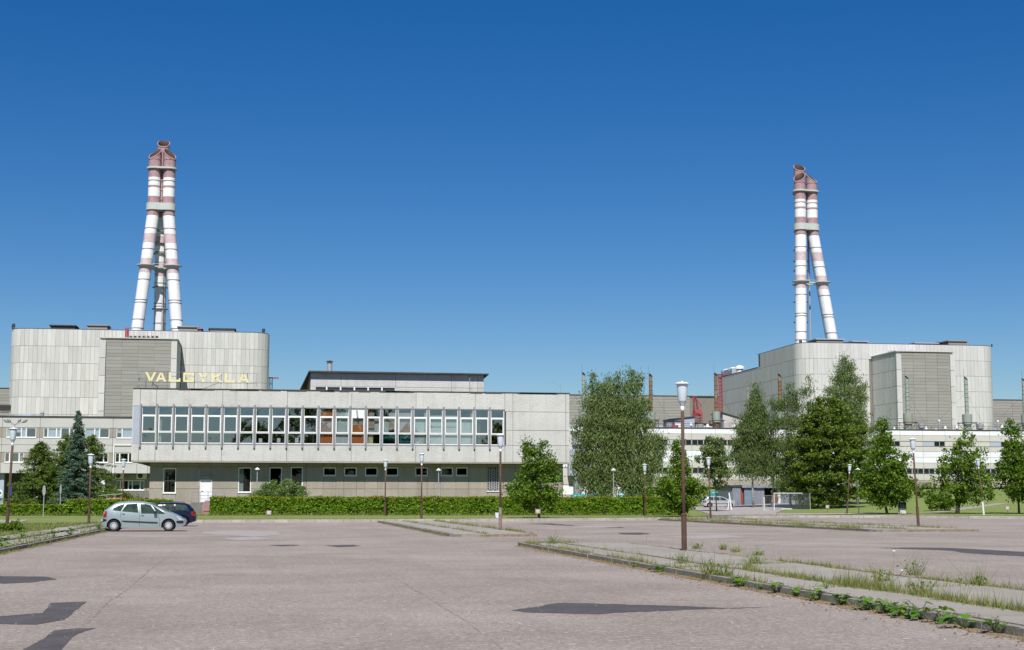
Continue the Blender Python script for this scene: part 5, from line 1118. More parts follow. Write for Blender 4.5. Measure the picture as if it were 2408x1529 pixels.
# ------------------------------------------------------------------ cars
def interp(tbl, x):
    if x <= tbl[0][0]: return tbl[0][1]
    for (a, b), (c, d_) in zip(tbl, tbl[1:]):
        if x <= c: return b+(d_-b)*(x-a)/(c-a)
    return tbl[-1][1]
def car(label, loc, top, wheels, wr, length, wins, paint, rz=0, group=None, extras=None, halfw=.87, beltz=.95, tumble=.24, name='parked_car'):
    """x runs from the rear (0) to the nose; the side seen by the camera is -y"""
    e = empty(name, (0, 0, 0), label, 'car', group)
    def hw(x, z):
        w = halfw*(1-.0*z)
        if z < .45: w -= (.45-z)*.12
        if z > beltz: w -= (z-beltz)*tumble*(1+.25*(z-beltz))
        t = min(x, length-x)
        if t < .7: w *= 1-.26*(1-t/.7)**2
        return w
    st = sorted({0.0, length, *[t[0] for t in top], *np.linspace(.04, length-.04, 34)}); lv = [0, .1, .25, .42, .58, .7, .8, .9, .94, .965, .985]; V = []; n = len(lv)*2+1; bm_f = []
    def zb(x): t = min(x, length-x); return .2+max(0, .35-t)*.35
    for x in st:
        z0, z1 = zb(x), interp(top, x); ringp = []
        for s_ in lv:
            z = z0+(z1-z0)*s_; w = hw(x, z)
            if s_ > .9: w *= math.sqrt(max(0, 1-((s_-.9)/.11)**2*.5))
            ringp.append((w, z))
        R_ = [(x, -w, z) for w, z in ringp]+[(x, 0, z1+.012)]+[(x, w, z) for w, z in reversed(ringp)]
        V += R_
    F = [(i*n+j, i*n+(j+1) % n, (i+1)*n+(j+1) % n, (i+1)*n+j) for i in range(len(st)-1) for j in range(n)]; F += [tuple(range(n-1, -1, -1)), tuple((len(st)-1)*n+j for j in range(n))]
    me = bpy.data.meshes.new('body'); me.from_pydata(V, [], F); me.materials.append(paint); me.materials.append(M['black'])
    body = link('body', me, e)
    for wx in wheels:
        for sy in (-1, 1):
            cm = MB(); cm.cur = 0; ring = []
            k = 26; A = [(wx+(wr+.075)*math.cos(2*math.pi*i/k), sy*.5, wr+.01+(wr+.075)*math.sin(2*math.pi*i/k)) for i in range(k)]; B = [(a, sy*1.3, c) for a, b, c in A]
            cm.add(A+B, [(i, (i+1) % k, k+(i+1) % k, k+i) if sy < 0 else (i, k+i, k+(i+1) % k, (i+1) % k) for i in range(k)]+[tuple(range(k)) if sy > 0 else tuple(range(k-1, -1, -1)), tuple(range(2*k-1, k-1, -1)) if sy > 0 else tuple(range(k, 2*k))])
            cme = bpy.data.meshes.new('cut'); cme.from_pydata(cm.v, [], cm.f)
            import bmesh as bmm
            b_ = bmm.new(); b_.from_mesh(cme); bmm.ops.recalc_face_normals(b_, faces=b_.faces); b_.to_mesh(cme); b_.free()
            cme.materials.append(M['black']); co = bpy.data.objects.new('cut', cme); COL.objects.link(co)
            md = body.modifiers.new('b', 'BOOLEAN'); md.object = co; md.operation = 'DIFFERENCE'; md.solver = 'EXACT'; body['_c'] = 1
    import bmesh as bmm
    b_ = bmm.new(); b_.from_mesh(me); bmm.ops.recalc_face_normals(b_, faces=b_.faces); b_.to_mesh(me); b_.free()
    bpy.context.view_layer.update(); dg = bpy.context.evaluated_depsgraph_get(); nm = bpy.data.meshes.new_from_object(body.evaluated_get(dg)); body.modifiers.clear(); del body['_c']
    if len(nm.polygons) > 100: body.data = nm
    for o in [o for o in bpy.data.objects if o.name.startswith('cut')]: bpy.data.objects.remove(o)
    body.data.name = 'body'
    for p in body.data.polygons: p.use_smooth = True
    try: body.data.set_sharp_from_angle(angle=R(32))
    except Exception: pass
    def sidepoly(nm_, pts_, m_, off=.006, both=True, th=0):
        """a plate lying on the body side, subdivided so that it follows the curve"""
        q = MB(); q2 = []
        for s_ in ((-1, 1) if both else (-1,)):
            cxm = sum(p[0] for p in pts_)/len(pts_); czm = sum(p[1] for p in pts_)/len(pts_); den = []
            for a, b in zip(pts_, pts_[1:]+pts_[:1]):
                for k in range(4): t = k/4; den.append((a[0]+(b[0]-a[0])*t, a[1]+(b[1]-a[1])*t))
            v = [(cxm, s_*(hw(cxm, czm)*.998+off), czm)]+[(x, s_*(sidew(x, z)+off), z) for x, z in den]; k = len(den); q.add(v, [(0, 1+i, 1+(i+1) % k) for i in range(k)])
        return q.build(nm_, m_, e)
    def sidew(x, z):
        z0, z1 = zb(x), interp(top, x); s_ = (z-z0)/max(.01, z1-z0); w = hw(x, z)
        if s_ > .9: w *= math.sqrt(max(0, 1-((min(s_, .98)-.9)/.11)**2*.5))
        return w
    for w_ in wins: sidepoly('side_window', w_, M['black'] if False else DGL, .012)
    for wx in wheels:
        for sy in (-1, 1):
            y1 = sy*(halfw-.0); wq = MB(); wq.lathe([(wr*.62, -.1), (wr*.93, -.1), (wr, -.06), (wr, .06), (wr*.93, .1), (wr*.62, .1)], n=26)
            wq.v = [(wx+a, y1-sy*.1+c*1.0, wr+b) for a, b, c in wq.v]; w = wq.build('wheel', M['tyre'], e, smooth=False)
            hq = MB(); hq.lathe([(wr*.64, 0), (wr*.6, .02), (wr*.15, .035), (.02, .04)], n=22); hq.v = [(wx+a, y1-sy*.0+sy*c*.6-sy*.0, wr+b) for a, b, c in hq.v]; hb = hq.build('hubcap', M['hub'], w)
            sq = MB()
            for k in range(12):
                t = 2*math.pi*k/12; c, s_ = math.cos(t), math.sin(t); rr = wr*.46; sq.add([(wx+c*(rr-.022)-s_*.014, y1+sy*.024, wr+s_*(rr-.022)+c*.014), (wx+c*(rr+.03)-s_*.024, y1+sy*.022, wr+s_*(rr+.03)+c*.024), (wx+c*(rr+.03)+s_*.024, y1+sy*.022, wr+s_*(rr+.03)-c*.024), (wx+c*(rr-.022)+s_*.014, y1+sy*.024, wr+s_*(rr-.022)-c*.014)], [(0, 1, 2, 3)])
            sq.build('hub_slots', M['black'], w)
    if extras: extras(e, sidepoly, hw, sidew)
    e.location = loc; e.rotation_euler.z = rz; return e
DGL = mat('car_side_glass', (.02, .032, .03), .16, (.055, .085, .065), 3.5, spec=.1)
pp = lambda l: [((a-185)/384, (1210-b)/384) for a, b in l]
mpv_top = pp([(200, 1090), (191, 960), (214, 830), (250, 775), (330, 712), (420, 650), (520, 622), (700, 606), (850, 603), (1000, 612), (1150, 645), (1300, 715), (1450, 795), (1600, 850), (1750, 925), (1800, 975), (1826, 1040)])
mpv_top = sorted({round(a, 3): b for a, b in mpv_top}.items()); mpv_top[0] = (0, .55)
wins = [pp([(405, 785), (430, 745), (520, 690), (642, 655), (562, 802)]), pp([(588, 806), (622, 740), (682, 662), (880, 652), (905, 832)]), pp([(966, 847), (938, 662), (1050, 664), (1150, 690), (1225, 800), (1232, 852)]), pp([(1172, 690), (1300, 762), (1440, 856), (1290, 856)])]
def mpv_x(e, sp, hw, sw):
    sp('rub_strip', pp([(592, 990), (1290, 1022), (1296, 1048), (640, 1018), (592, 1002)]), M['black'], .02)
    sp('tail_lamp', pp([(222, 830), (240, 806), (292, 806), (286, 930), (220, 930)]), M['lampred'], .01); sp('rear_bumper', pp([(215, 950), (292, 968), (284, 1000), (215, 1018)]), M['black'], .012)
    sp('headlamp', pp([(1655, 905), (1700, 905), (1790, 965), (1800, 990), (1720, 985)]), M['lampclear'], .008); sp('front_bumper', pp([(1652, 1002), (1720, 998), (1790, 992), (1800, 1020), (1795, 1046), (1730, 1050), (1670, 1042)]), M['black'], .014)
    sp('door_handle', pp([(588, 852), (648, 856), (648, 866), (588, 862)]), M['black'], .02); sp('door_handle', pp([(965, 886), (1025, 890), (1025, 900), (965, 896)]), M['black'], .02)
    q = MB()
    for l in ([(575, 805), (560, 880), (600, 1090)], [(925, 650), (935, 850), (940, 1110)], [(1290, 860), (1335, 1000), (1325, 1110)]):
        P = pp(l)
        for a, b in zip(P, P[1:]):
            for k in range(3):
                u = [a[0]+(b[0]-a[0])*t for t in (k/3, (k+1)/3)]; w_ = [a[1]+(b[1]-a[1])*t for t in (k/3, (k+1)/3)]
                q.add([(u[0]-.006, -sw(u[0], w_[0])-.008, w_[0]), (u[0]+.006, -sw(u[0], w_[0])-.008, w_[0]), (u[1]+.006, -sw(u[1], w_[1])-.008, w_[1]), (u[1]-.006, -sw(u[1], w_[1])-.008, w_[1])], [(0, 1, 2, 3)])
    q.build('door_gap', M['black'], e)
    q = MB().tube([(pp([(1240, 840)])[0][0], -.86, .97), (pp([(1240, 835)])[0][0], -1.0, 1.0)], .03, 5); q.box(2.68, -1.06, .93, 2.82, -.92, 1.06); q.build('wing_mirror', M['black'], e)
    q = MB(); q.box(.02, -.55, .32, .1, .55, .5); q.build('bumper_insert', M['black'], e); q = MB(); q.box(.5, -.6, .2, 3.7, .6, .3); q.build('underbody', M['black'], e)
    for y in (-.35, .35): MB().box(1.5, y-.22, .75, 1.62, y+.22, 1.25).build('seat_back', M['black'], e)
    # windscreen and rear window
    q = MB(); P = [(2.44, 1.475), (2.9, 1.3), (3.3, 1.085), (3.5, 1.0)]
    for (a, b), (c, d_) in zip(P, P[1:]): q.add([(a, -.55, b+.0), (a, .55, b+.0), (c, .68, d_+.0), (c, -.68, d_+.0)], [(0, 1, 2, 3)])
    q.v = [(x, y, interp(mpv_top, x)+.02) for x, y, z in q.v]; q.build('windscreen', DGL, e)
    q = MB(); P = [(.62, 1.46), (.36, 1.31), (.17, 1.14)]
    for (a, b), (c, d_) in zip(P, P[1:]): q.add([(a, -.5, b), (a, .5, b), (c, .58, d_), (c, -.58, d_)], [(0, 1, 2, 3)])
    q.v = [(x-.015, y, interp(mpv_top, x)+.02) for x, y, z in q.v]; q.build('rear_window', DGL, e)
    MB().box(-.03, -.26, .52, .0, .26, .63).build('number_plate', M['white'], e)
car('silver-green people carrier parked side-on at the left, nose to the right', (-8.17, 81.75, 0), mpv_top, [.655, 3.44], .3, 4.28, wins, M['silver'], extras=mpv_x)
# navy estate: rear at the right
est_top = sorted([(0, .62), (.04, .8), (.12, .95), (.3, 1.18), (.5, 1.36), (.72, 1.44), (1.4, 1.47), (2.2, 1.45), (2.6, 1.38), (3.05, 1.15), (3.35, .98), (4.1, .88), (4.45, .72), (4.55, .5)])
ew = [[(.42, 1.0), (.68, 1.33), (1.25, 1.37), (1.25, .98)], [(1.33, .98), (1.33, 1.37), (2.05, 1.37), (2.05, .96)], [(2.13, .96), (2.13, 1.37), (2.5, 1.32), (2.98, 1.0), (2.98, .96)]]
def est_x(e, sp, hw, sw):
    sp('tail_lamp', [(.02, .62), (.06, .9), (.3, .92), (.26, .66)], M['lampred'], .012)
    sp('window_trim', [(.38, .95), (.4, .975), (3.0, .94), (3.0, .925)], M['chrome'], .016); sp('rub_strip', [(.6, .5), (3.7, .5), (3.7, .55), (.6, .55)], M['black'], .015)
    q = MB(); [q.tube([(.75, s_*.55, 1.5), (2.1, s_*.55, 1.51)], .02, 5) for s_ in (-1, 1)]; q.build('roof_rails', M['chrome'], e)
    q = MB().add([(.14, -.55, .97), (.14, .55, .97), (.5, .5, 1.36), (.5, -.5, 1.36)], [(0, 1, 2, 3)]); q.v = [(x-.03, y, interp(est_top, x)+.02) for x, y, z in q.v]; q.build('rear_window', DGL, e)
def mirror_x(wl): return wl
car('dark navy estate car parked behind the silver-green car, its tail showing on the right', (-3.95, 96.4, 0), est_top, [.75, 3.4], .3, 4.55, ew, M['navy'], rz=math.pi, extras=est_x)
Yc = 183.0; xr = ax(1720, Yc); car('silver car parked by the sheds, half hidden by the bright maple', (xr-3.9, Yc, lawnZ(xr-2, Yc)+.03), est_top, [.75, 3.4], .3, 4.55, ew, M['silver2'], rz=0, extras=est_x)
van_top = sorted([(0, .7), (.05, 1.6), (.15, 1.92), (.4, 1.98), (2.0, 2.0), (3.4, 1.96), (3.8, 1.7), (4.3, 1.2), (4.8, 1.0), (5.0, .6)])
vw = [[(.3, 1.15), (.3, 1.72), (1.3, 1.75), (1.3, 1.15)], [(1.42, 1.15), (1.42, 1.75), (2.5, 1.75), (2.5, 1.15)], [(2.65, 1.15), (2.65, 1.75), (3.35, 1.72), (3.85, 1.2)]]
for px, Y, lab, h in ((1390, 172, 'teal van roof showing above the hedge right of the canteen', 0), (1500, 172, 'teal van behind the hedge under the weeping birch', 0), (1708, 197, 'teal van parked beside the sheds behind the silver car', .9)):
    x = ax(px, Y); car(lab, (x-2.5, Y, lawnZ(x, Y)-.25+h*.1), van_top, [.9, 3.9], .33, 5.0, vw, M['tealcar'], group=None, halfw=.95, beltz=1.1, tumble=.14, name='parked_van')
# ------------------------------------------------------------------ leaves, trees, hedges, weeds
def vnoise(x, z, sc, seed=0):
    g = np.random.default_rng(seed+int(sc*100)).random((400, 64)); X = x*sc+1000; Zz = z*sc+50; i = np.floor(X).astype(int); j = np.floor(Zz).astype(int); fx = X-i; fz = Zz-j; fx = fx*fx*(3-2*fx); fz = fz*fz*(3-2*fz); q = lambda a, b: g[a % 400, b % 64]
    return (q(i, j)*(1-fx)+q(i+1, j)*fx)*(1-fz)+(q(i, j+1)*(1-fx)+q(i+1, j+1)*fx)*fz-.5
def unit(n): v = rng.normal(size=(n, 3)); return v/np.linalg.norm(v, axis=1, keepdims=True)
def leaf_quads(C, size, up=.3, asp=.62, out=None):
    """diamond leaves at centres C; up/out bias the facing"""
    n = len(C); nrm = unit(n)+np.array([0, 0, up])
    if out is not None: nrm += out
    nrm /= np.linalg.norm(nrm, axis=1, keepdims=True); t = np.cross(nrm, unit(n)); t /= np.linalg.norm(t, axis=1, keepdims=True)+1e-9; b = np.cross(nrm, t)
    s = size*(.65+.7*rng.random((n, 1))); V = np.empty((n, 4, 3)); V[:, 0] = C-t*s; V[:, 1] = C+b*s*asp; V[:, 2] = C+t*s; V[:, 3] = C-b*s*asp
    return V.reshape(-1, 3), np.arange(4*n).reshape(n, 4)
def hang_quads(C, ln, w):
    n = len(C); a = rng.random(n)*2*np.pi; t = np.stack([np.cos(a), np.sin(a), np.zeros(n)], 1)*w; d_ = np.stack([rng.normal(0, .25, n), rng.normal(0, .25, n), -np.ones(n)], 1)*ln*(.6+.8*rng.random((n, 1)))
    V = np.empty((n, 4, 3)); V[:, 0] = C; V[:, 1] = C+t+d_*.5; V[:, 2] = C+d_; V[:, 3] = C-t+d_*.5; return V.reshape(-1, 3), np.arange(4*n).reshape(n, 4)
def crown_points(blobs, nclump, per, cr, surf=.45, flat=1.0):
    """clump centres spread through ellipsoids (surface-biased), leaves gathered round them"""
    vol = np.array([b[3]*b[4]*b[5] for b in blobs])**.75; vol /= vol.sum(); out = []; cen = []
    for b, f in zip(blobs, vol):
        k = max(2, int(nclump*f)); u = unit(k); r = (surf+(1-surf)*rng.random((k, 1)))**.8*(.86+.28*rng.random((k, 1))); c = np.array(b[:3])+u*r*np.array(b[3:6]); cen.append(c)
    cen = np.concatenate(cen); n = len(cen)*per; idx = np.repeat(np.arange(len(cen)), per); sc = cr*(.5+.9*rng.random(len(cen)))[idx][:, None]
    P = cen[idx]+rng.normal(size=(n, 3))*sc*np.array([1, 1, flat])*.46; return P, cen
def tree(name, label, base, blobs, nclump, per, cr, leafm, size, trunk_r, barkm, style='broad', cat='tree', group=None, stems=None, flat=1.0, limbs=9, hang=.9):
    """base (x,y); blobs (px offset in metres from base, dy, z above ground, rx, ry, rz)"""
    x, y = base; z0 = lawnZ(x, y); e = empty(name, (x, y, z0), label, cat, group)
    B = [(x+b[0], y+b[1], z0+b[2], b[3], b[4], b[5]) for b in blobs]; P, cen = crown_points(B, nclump, per, cr, flat=flat)
    if style == 'weep':
        n = len(P); P[:, 2] -= rng.exponential(hang*.45, n); P[:, 0] += rng.normal(0, .06, n); P = P[P[:, 2] > z0+.6]; V, F = hang_quads(P, size*1.7, size*.42)
        V2, F2 = leaf_quads(P[::3]+rng.normal(0, .06, (len(P[::3]), 3)), size*.7); F = np.concatenate([F, F2+len(V)]); V = np.concatenate([V, V2])
    else: V, F = leaf_quads(P, size, up=.45)
    o = link('crown', fastmesh('crown', V-np.array([x, y, z0]), F, [leafm] if not isinstance(leafm, list) else leafm), e)
    q = MB(); ztop = max(b[2]+b[5]*.5 for b in B); stems = stems or [(0, 0, 0, 0, .93)]
    for (sx, sy, tx, ty, hf) in stems:
        H_ = (ztop-z0)*hf; path_ = [(x+sx+(tx-sx)*t+.12*wob(t*5, x), y+sy+(ty-sy)*t+.12*wob(t*4, y), z0-.15+H_*t) for t in np.linspace(0, 1, 8)]; q.tube(path_, [trunk_r*(1.25 if i == 0 else 1)*(1-.82*i/7) for i in range(8)], 8)
    tr = q.build('trunk', barkm, e, smooth=True)
    q = MB()
    for c in cen[rng.choice(len(cen), min(len(cen), limbs*4), replace=False)]:
        s_ = random.choice(stems); zf = max(.18, min(.9, ((c[2]-z0)/(ztop-z0))*.72)); sx = x+s_[0]+(s_[2]-s_[0])*zf; sy = y+s_[1]+(s_[3]-s_[1])*zf; a = Vector((sx, sy, z0+(ztop-z0)*zf)); b_ = Vector(c); m_ = (a+b_)/2+Vector((0, 0, .12*(b_-a).length)); r_ = trunk_r*.3*(1-zf*.6)
        q.tube([a, m_, b_], [r_, r_*.6, r_*.2], 5)
    q.build('limbs', barkm, tr); return e
# small maple in front of the canteen's right end
def K(px, Y): return ax(px, Y)
def shape(Y, bx, rows, depth=.85, z0=None):
    """rows: (y_px, left px, right px) of the crown's outline turned into stacked ellipsoids"""
    x0 = ax(bx, Y); g0 = lawnZ(x0, Y); out = []
    for i, (py, l, r) in enumerate(rows):
        xl, xr = ax(l, Y, py), ax(r, Y, py); z = az((l+r)/2, py, Y)-g0; hz = abs(az(1200, rows[min(i+1, len(rows)-1)][0], Y)-az(1200, rows[max(i-1, 0)][0], Y))/2*.62 if len(rows) > 1 else 1
        rx = (xr-xl)/2; out.append(((xl+xr)/2-x0, random.uniform(-.1, .1)*rx, z, rx, max(rx*depth, .4), max(hz, .35)))
    return (x0, Y), out
b, bl = shape(118, 1263, [(1040, 1228, 1252), (1045, 1262, 1290), (1062, 1224, 1300), (1090, 1217, 1308), (1120, 1215, 1316), (1148, 1192, 1322), (1162, 1184, 1330), (1185, 1218, 1306)])
tree('maple_tree', 'small compact maple standing alone in front of the canteen hedge', b, bl, 201, 57, 0.44, L['maple'], .1, .1, M['bark'], limbs=12)
b, bl = shape(150, 1445, [(880, 1388, 1402), (890, 1418, 1440), (870, 1470, 1490), (880, 1496, 1510), (905, 1376, 1450), (900, 1458, 1512), (940, 1370, 1450), (945, 1452, 1536), (985, 1356, 1460), (990, 1450, 1536), (1020, 1350, 1450), (1030, 1440, 1552), (1065, 1356, 1460), (1075, 1440, 1556), (1110, 1350, 1455), (1115, 1440, 1540), (1140, 1372, 1440), (1145, 1470, 1530), (930, 1440, 1465), (960, 1425, 1475), (1000, 1425, 1480), (1050, 1425, 1480), (1095, 1430, 1485), (1040, 1530, 1562), (1000, 1345, 1370), (1075, 1342, 1375)], .7)
tree('birch_tree', 'big weeping birch with several stems right of the canteen, drooping to the hedge', b, bl, 1150, 46, .62, L['birchdark'], .13, .2, M['birch'], style='weep', hang=1.5, stems=[(-2.8, 0, -2.6, 0, .85), (-.6, .6, .6, .3, .95), (1.9, -.3, 2.2, 0, .98), (3.0, .5, 3.4, .4, .6)], limbs=16)
b, bl = shape(124, 1598, [(1040, 1582, 1602), (1062, 1576, 1612), (1085, 1574, 1620), (1110, 1570, 1632), (1135, 1545, 1650), (1155, 1530, 1662), (1178, 1540, 1656), (1195, 1570, 1625)])
tree('maple_tree', 'bright green maple at the right end of the hedge, beside the silver car', b, bl, 232, 55, 0.44, L['maple2'], .1, .1, M['bark'], limbs=12)
b, bl = shape(158, 1682, [(1035, 1655, 1700), (1058, 1645, 1712), (1082, 1638, 1718), (1108, 1648, 1722), (1140, 1676, 1712)])
tree('alder_tree', 'small dark tree on a thin trunk between the bright maple and the tall trees', b, bl, 240, 38, .36, L['birchdark'], .11, .08, M['bark'], limbs=10)
b, bl = shape(172, 1790, [(905, 1768, 1782), (925, 1762, 1790), (950, 1755, 1800), (975, 1740, 1810), (1005, 1728, 1820), (1040, 1716, 1830), (1070, 1716, 1835), (1100, 1722, 1840)], .6)
tree('birch_tree', 'light feathery birch at the left side of the tall tree group by the sheds', b, bl, 620, 44, .6, L['birchleaf'], .12, .14, M['birch'], style='weep', hang=.7, stems=[(-1, 0, -1.4, 0, .98), (1.4, .4, 2.2, .3, .7)], limbs=14)
b, bl = shape(170, 1870, [(905, 1848, 1868), (890, 1890, 1905), (925, 1838, 1880), (915, 1880, 1918), (945, 1806, 1892), (950, 1880, 1936), (965, 1905, 1950), (985, 1800, 1900), (1000, 1880, 1935), (1040, 1808, 1930), (1090, 1805, 1935), (1130, 1815, 1925), (1010, 1905, 1960), (1060, 1900, 1960)], .6)
tree('birch_tree', 'two-topped middle birch of the tall tree group, in front of the grey side wall', b, bl, 680, 44, .6, L['birchleaf'], .12, .15, M['birch'], style='weep', hang=.8, stems=[(-.6, 0, -1.0, 0, .9), (.8, .5, 1.4, .4, .95)], limbs=14)
b, bl = shape(176, 1988, [(838, 1975, 1996), (858, 1963, 2010), (885, 1950, 2022), (905, 2004, 2038), (915, 1940, 2026), (945, 1934, 2034), (930, 2004, 2044), (975, 1942, 2040), (1010, 1950, 2050), (1050, 1960, 2075), (1000, 2048, 2066), (1035, 2050, 2090), (1100, 1960, 2070)], .55)
tree('birch_tree', 'tallest birch with a pointed top, right end of the tall tree group', b, bl, 720, 44, .6, L['birchdark'], .12, .16, M['birch'], style='weep', hang=.9, stems=[(-.5, 0, -.3, 0, 1.0), (1.5, .3, 2.3, .2, .7)], limbs=14)
b, bl = shape(166, 1945, [(942, 1915, 1975), (962, 1893, 2002), (985, 1876, 2022), (1012, 1862, 2036), (1040, 1855, 2045), (1068, 1852, 2048), (1096, 1850, 2046), (1122, 1852, 2040), (1150, 1862, 2026), (1170, 1868, 2010), (1184, 1876, 1996)], .8)
tree('linden_tree', 'large dark rounded linden in front of the tall birches, foliage reaching the ground', b, bl, 1150, 46, .5, L['linden'], .13, .25, M['bark'], flat=.55, limbs=16)
b, bl = shape(138, 2082, [(985, 2068, 2080), (1010, 2062, 2092), (1035, 2055, 2102), (1062, 2046, 2104), (1075, 2100, 2135), (1090, 2030, 2130), (1118, 2018, 2146), (1142, 2012, 2150), (1165, 2020, 2144), (1180, 2050, 2120)], .85)
tree('maple_tree', 'round dense maple on a short trunk right of the tall tree group', b, bl, 317, 57, 0.49, L['maple'], .115, .13, M['bark'], limbs=12)
b, bl = shape(137, 2250, [(1020, 2258, 2275), (1030, 2280, 2292), (1045, 2240, 2300), (1065, 2222, 2318), (1085, 2205, 2322), (1105, 2196, 2330), (1125, 2200, 2345), (1145, 2208, 2350), (1165, 2215, 2345), (1178, 2240, 2310)], .8)
tree('maple_tree', 'airy wide maple with gaps showing the white building, behind the tilted lamp post', b, bl, 201, 50, 0.43, L['maple2'], .115, .12, M['bark'], limbs=16, stems=[(0, 0, .4, .3, .9), (.1, 0, -.5, -.2, .6), (.15, 0, .9, 0, .7)])
b, bl = shape(136, 2393, [(1000, 2366, 2388), (1020, 2362, 2404), (1045, 2355, 2420), (1070, 2348, 2440), (1095, 2338, 2450), (1120, 2330, 2455), (1145, 2345, 2450), (1165, 2352, 2430)], .8)
tree('maple_tree', 'rightmost maple, cut by the right edge of the photograph', b, bl, 256, 52, 0.47, L['maple'], .115, .11, M['bark'], limbs=14)
# low greenery behind the lot on the right
for px, Y, w, h, lab in ((2210, 150, 3.2, 1.7, 'low leafy shrub between the round maple and the airy maple'), (2180, 205, 7, 2.2, 'loose shrubs at the foot of the white building')):
    x = ax(px, Y); tree('shrub', lab, (x, Y), [(0, 0, h*.55, w*.6, 1, h*.5)], 90, 40, .3, L['maple'], .1, .04, M['bark'], cat='shrub', limbs=3)
# round bush by the canteen
x = ax(652, 136); tree('bush', 'round light green bush between hedge and canteen wall', (x, 136), [(0, 0, 1.3, 2.5, 1.1, 1.2), (.7, 0, 2.3, 1.5, .9, .85), (-1.6, 0, 1.2, 1.0, .8, 1.0), (1.9, 0, 1.6, .9, .8, 1.1), (-.6, 0, 2.1, 1.1, .8, .8)], 520, 42, .25, L['bush'], .07, .05, M['bark'], cat='bush', limbs=4)
# conifers on the left
def conifer(name, label, px, Y, ytop, hw_px, nb, leafm, needle, droop, dens, seed, name_cat='tree', zlow=.4):
    x = ax(px, Y); z0 = lawnZ(x, Y); H_ = az(px, ytop, Y)-z0; e = empty(name, (x, Y, z0), label, name_cat); r0 = (ax(px+hw_px, Y)-ax(px-hw_px, Y))/2
    C = []; q = MB(); q.tube([(x, Y, z0), (x, Y, z0+H_*.98)], [.17, .015], 7); Tn = []
    for i in range(nb):
        t = (i+rng.random())/nb; z = z0+zlow+(H_-zlow)*t; rr = r0*(1-t)**(.95 if needle < 1 else .6)*(.62+.55*rng.random())+.12; a = rng.random()*6.283; k = int(dens*rr/r0)+8; s_ = rng.random(k)**.7
        px_ = x+np.cos(a)*rr*s_; py_ = Y+np.sin(a)*rr*s_; pz = z-droop*rr*s_**1.4*.5+droop*.22*rr*s_**4; w = .05+.2*rr*s_*(1-s_)+.05
        P = np.stack([px_+rng.normal(0, 1, k)*w*.9*abs(np.sin(a))+rng.normal(0, .05, k), py_+rng.normal(0, 1, k)*w, pz+rng.normal(0, .05, k)-np.abs(rng.normal(0, .09, k))*needle], 1); C.append(P)
        q.tube([(x, Y, z), (x+math.cos(a)*rr*.6, Y+math.sin(a)*rr*.6, z-droop*rr*.2)], [.03, .012], 4)
    P = np.concatenate(C); V, F = leaf_quads(P, .11 if needle < 1 else .13, up=.6, asp=.3); link('crown', fastmesh('crown', V-np.array([x, Y, z0]), F, [leafm]), e); q.build('trunk', M['bark'], e); return e
conifer('larch_tree', 'feathery yellow-green larch at the far left, left of the other larches', 92, 160, 1038, 88, 260, L['larch'], 1.2, .35, 130, 1)
conifer('larch_tree', 'taller larch between the leftmost larch and the blue spruce', 150, 166, 1020, 76, 220, L['larch'], 1.2, .35, 120, 2)
conifer('larch_tree', 'dark green larch half hidden behind the blue spruce on its right side', 212, 168, 1022, 88, 240, L['larch'], 1.2, .3, 110, 4)
conifer('spruce_tree', 'tall narrow blue-green spruce in front of the office block', 178, 150, 965, 58, 290, L['spruce'], .7, .5, 160, 3)
# hedges
def hedge(label, x0, x1, y0, y1, zb, zt, n, seed=0):
    e = empty('hedge', ((x0+x1)/2, (y0+y1)/2, zb), label, 'hedge'); o = np.array([(x0+x1)/2, (y0+y1)/2, zb])
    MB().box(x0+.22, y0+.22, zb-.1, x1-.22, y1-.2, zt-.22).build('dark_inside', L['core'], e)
    def bulge(x): return .07*np.sin(x*1.3+seed)+.05*np.sin(x*3.7+2)+.03*np.sin(x*9.1)
    k = int(n*.62); x = x0+(x1-x0)*rng.random(k); z = zb+(zt-zb)*rng.random(k)**.9; lump = .14*vnoise(x, z, 1.7, seed)+.18*vnoise(x, z, 3.9, seed)+.13*vnoise(x, z, 8.3, seed)
    dep = np.abs(rng.normal(0, .07, k)); y = y0+lump+dep-.02+bulge(x); keep = rng.random(k) < np.clip(.8-lump*4, .3, 1); F_ = np.stack([x, y, z], 1)[keep]
    V, F = leaf_quads(F_, .075, up=.5, out=np.array([0, -.5, 0])); link('leaves', fastmesh('leaves', V-o, F, [L['hedge']]), e)
    k = int(n*.3); x = x0+(x1-x0)*rng.random(k); y = y0+(y1-y0)*rng.random(k); z = zt+bulge(x)*.5+rng.normal(0, .045, k)-np.abs(rng.normal(0, .1, k)); V, F = leaf_quads(np.stack([x, y-.04, z], 1), .06, up=.6); link('young_shoots', fastmesh('young_shoots', V-o, F, [L['hedgetop']]), e)
    k = int(n*.05)
    for xe in (x0, x1):
        y = y0+(y1-y0)*rng.random(k); z = zb+(zt-zb)*rng.random(k); V, F = leaf_quads(np.stack([xe+rng.normal(0, .07, k), y, z], 1), .075, up=.4); link('end_leaves', fastmesh('end_leaves', V-o, F, [L['hedge']]), e)
    q = MB()
    for i in range(int((x1-x0)*2)): xx = random.uniform(x0+.1, x1-.1); q.tube([(xx, y0+.12, zb-.1), (xx+random.uniform(-.15, .15), y0+.1, zb+.5)], .012, 3)
    q.build('stems', M['bark'], e)
HY = 131.0
hedge('long clipped hedge in front of the canteen, its top turning yellow-brown', ax(498, HY), ax(1602, HY), HY, HY+1.6, .22, 1.84, 74000, 1)
hedge('short taller hedge behind the silver car, left of the canteen door', ax(158, 132.5), ax(402, 132.5), 132.5, 134, .22, 1.62, 17000, 2)
hedge('low hedge at the far left under the road signs', ax(-90, 131), ax(158, 131), 131, 132.4, .22, 1.2, 15000, 3)
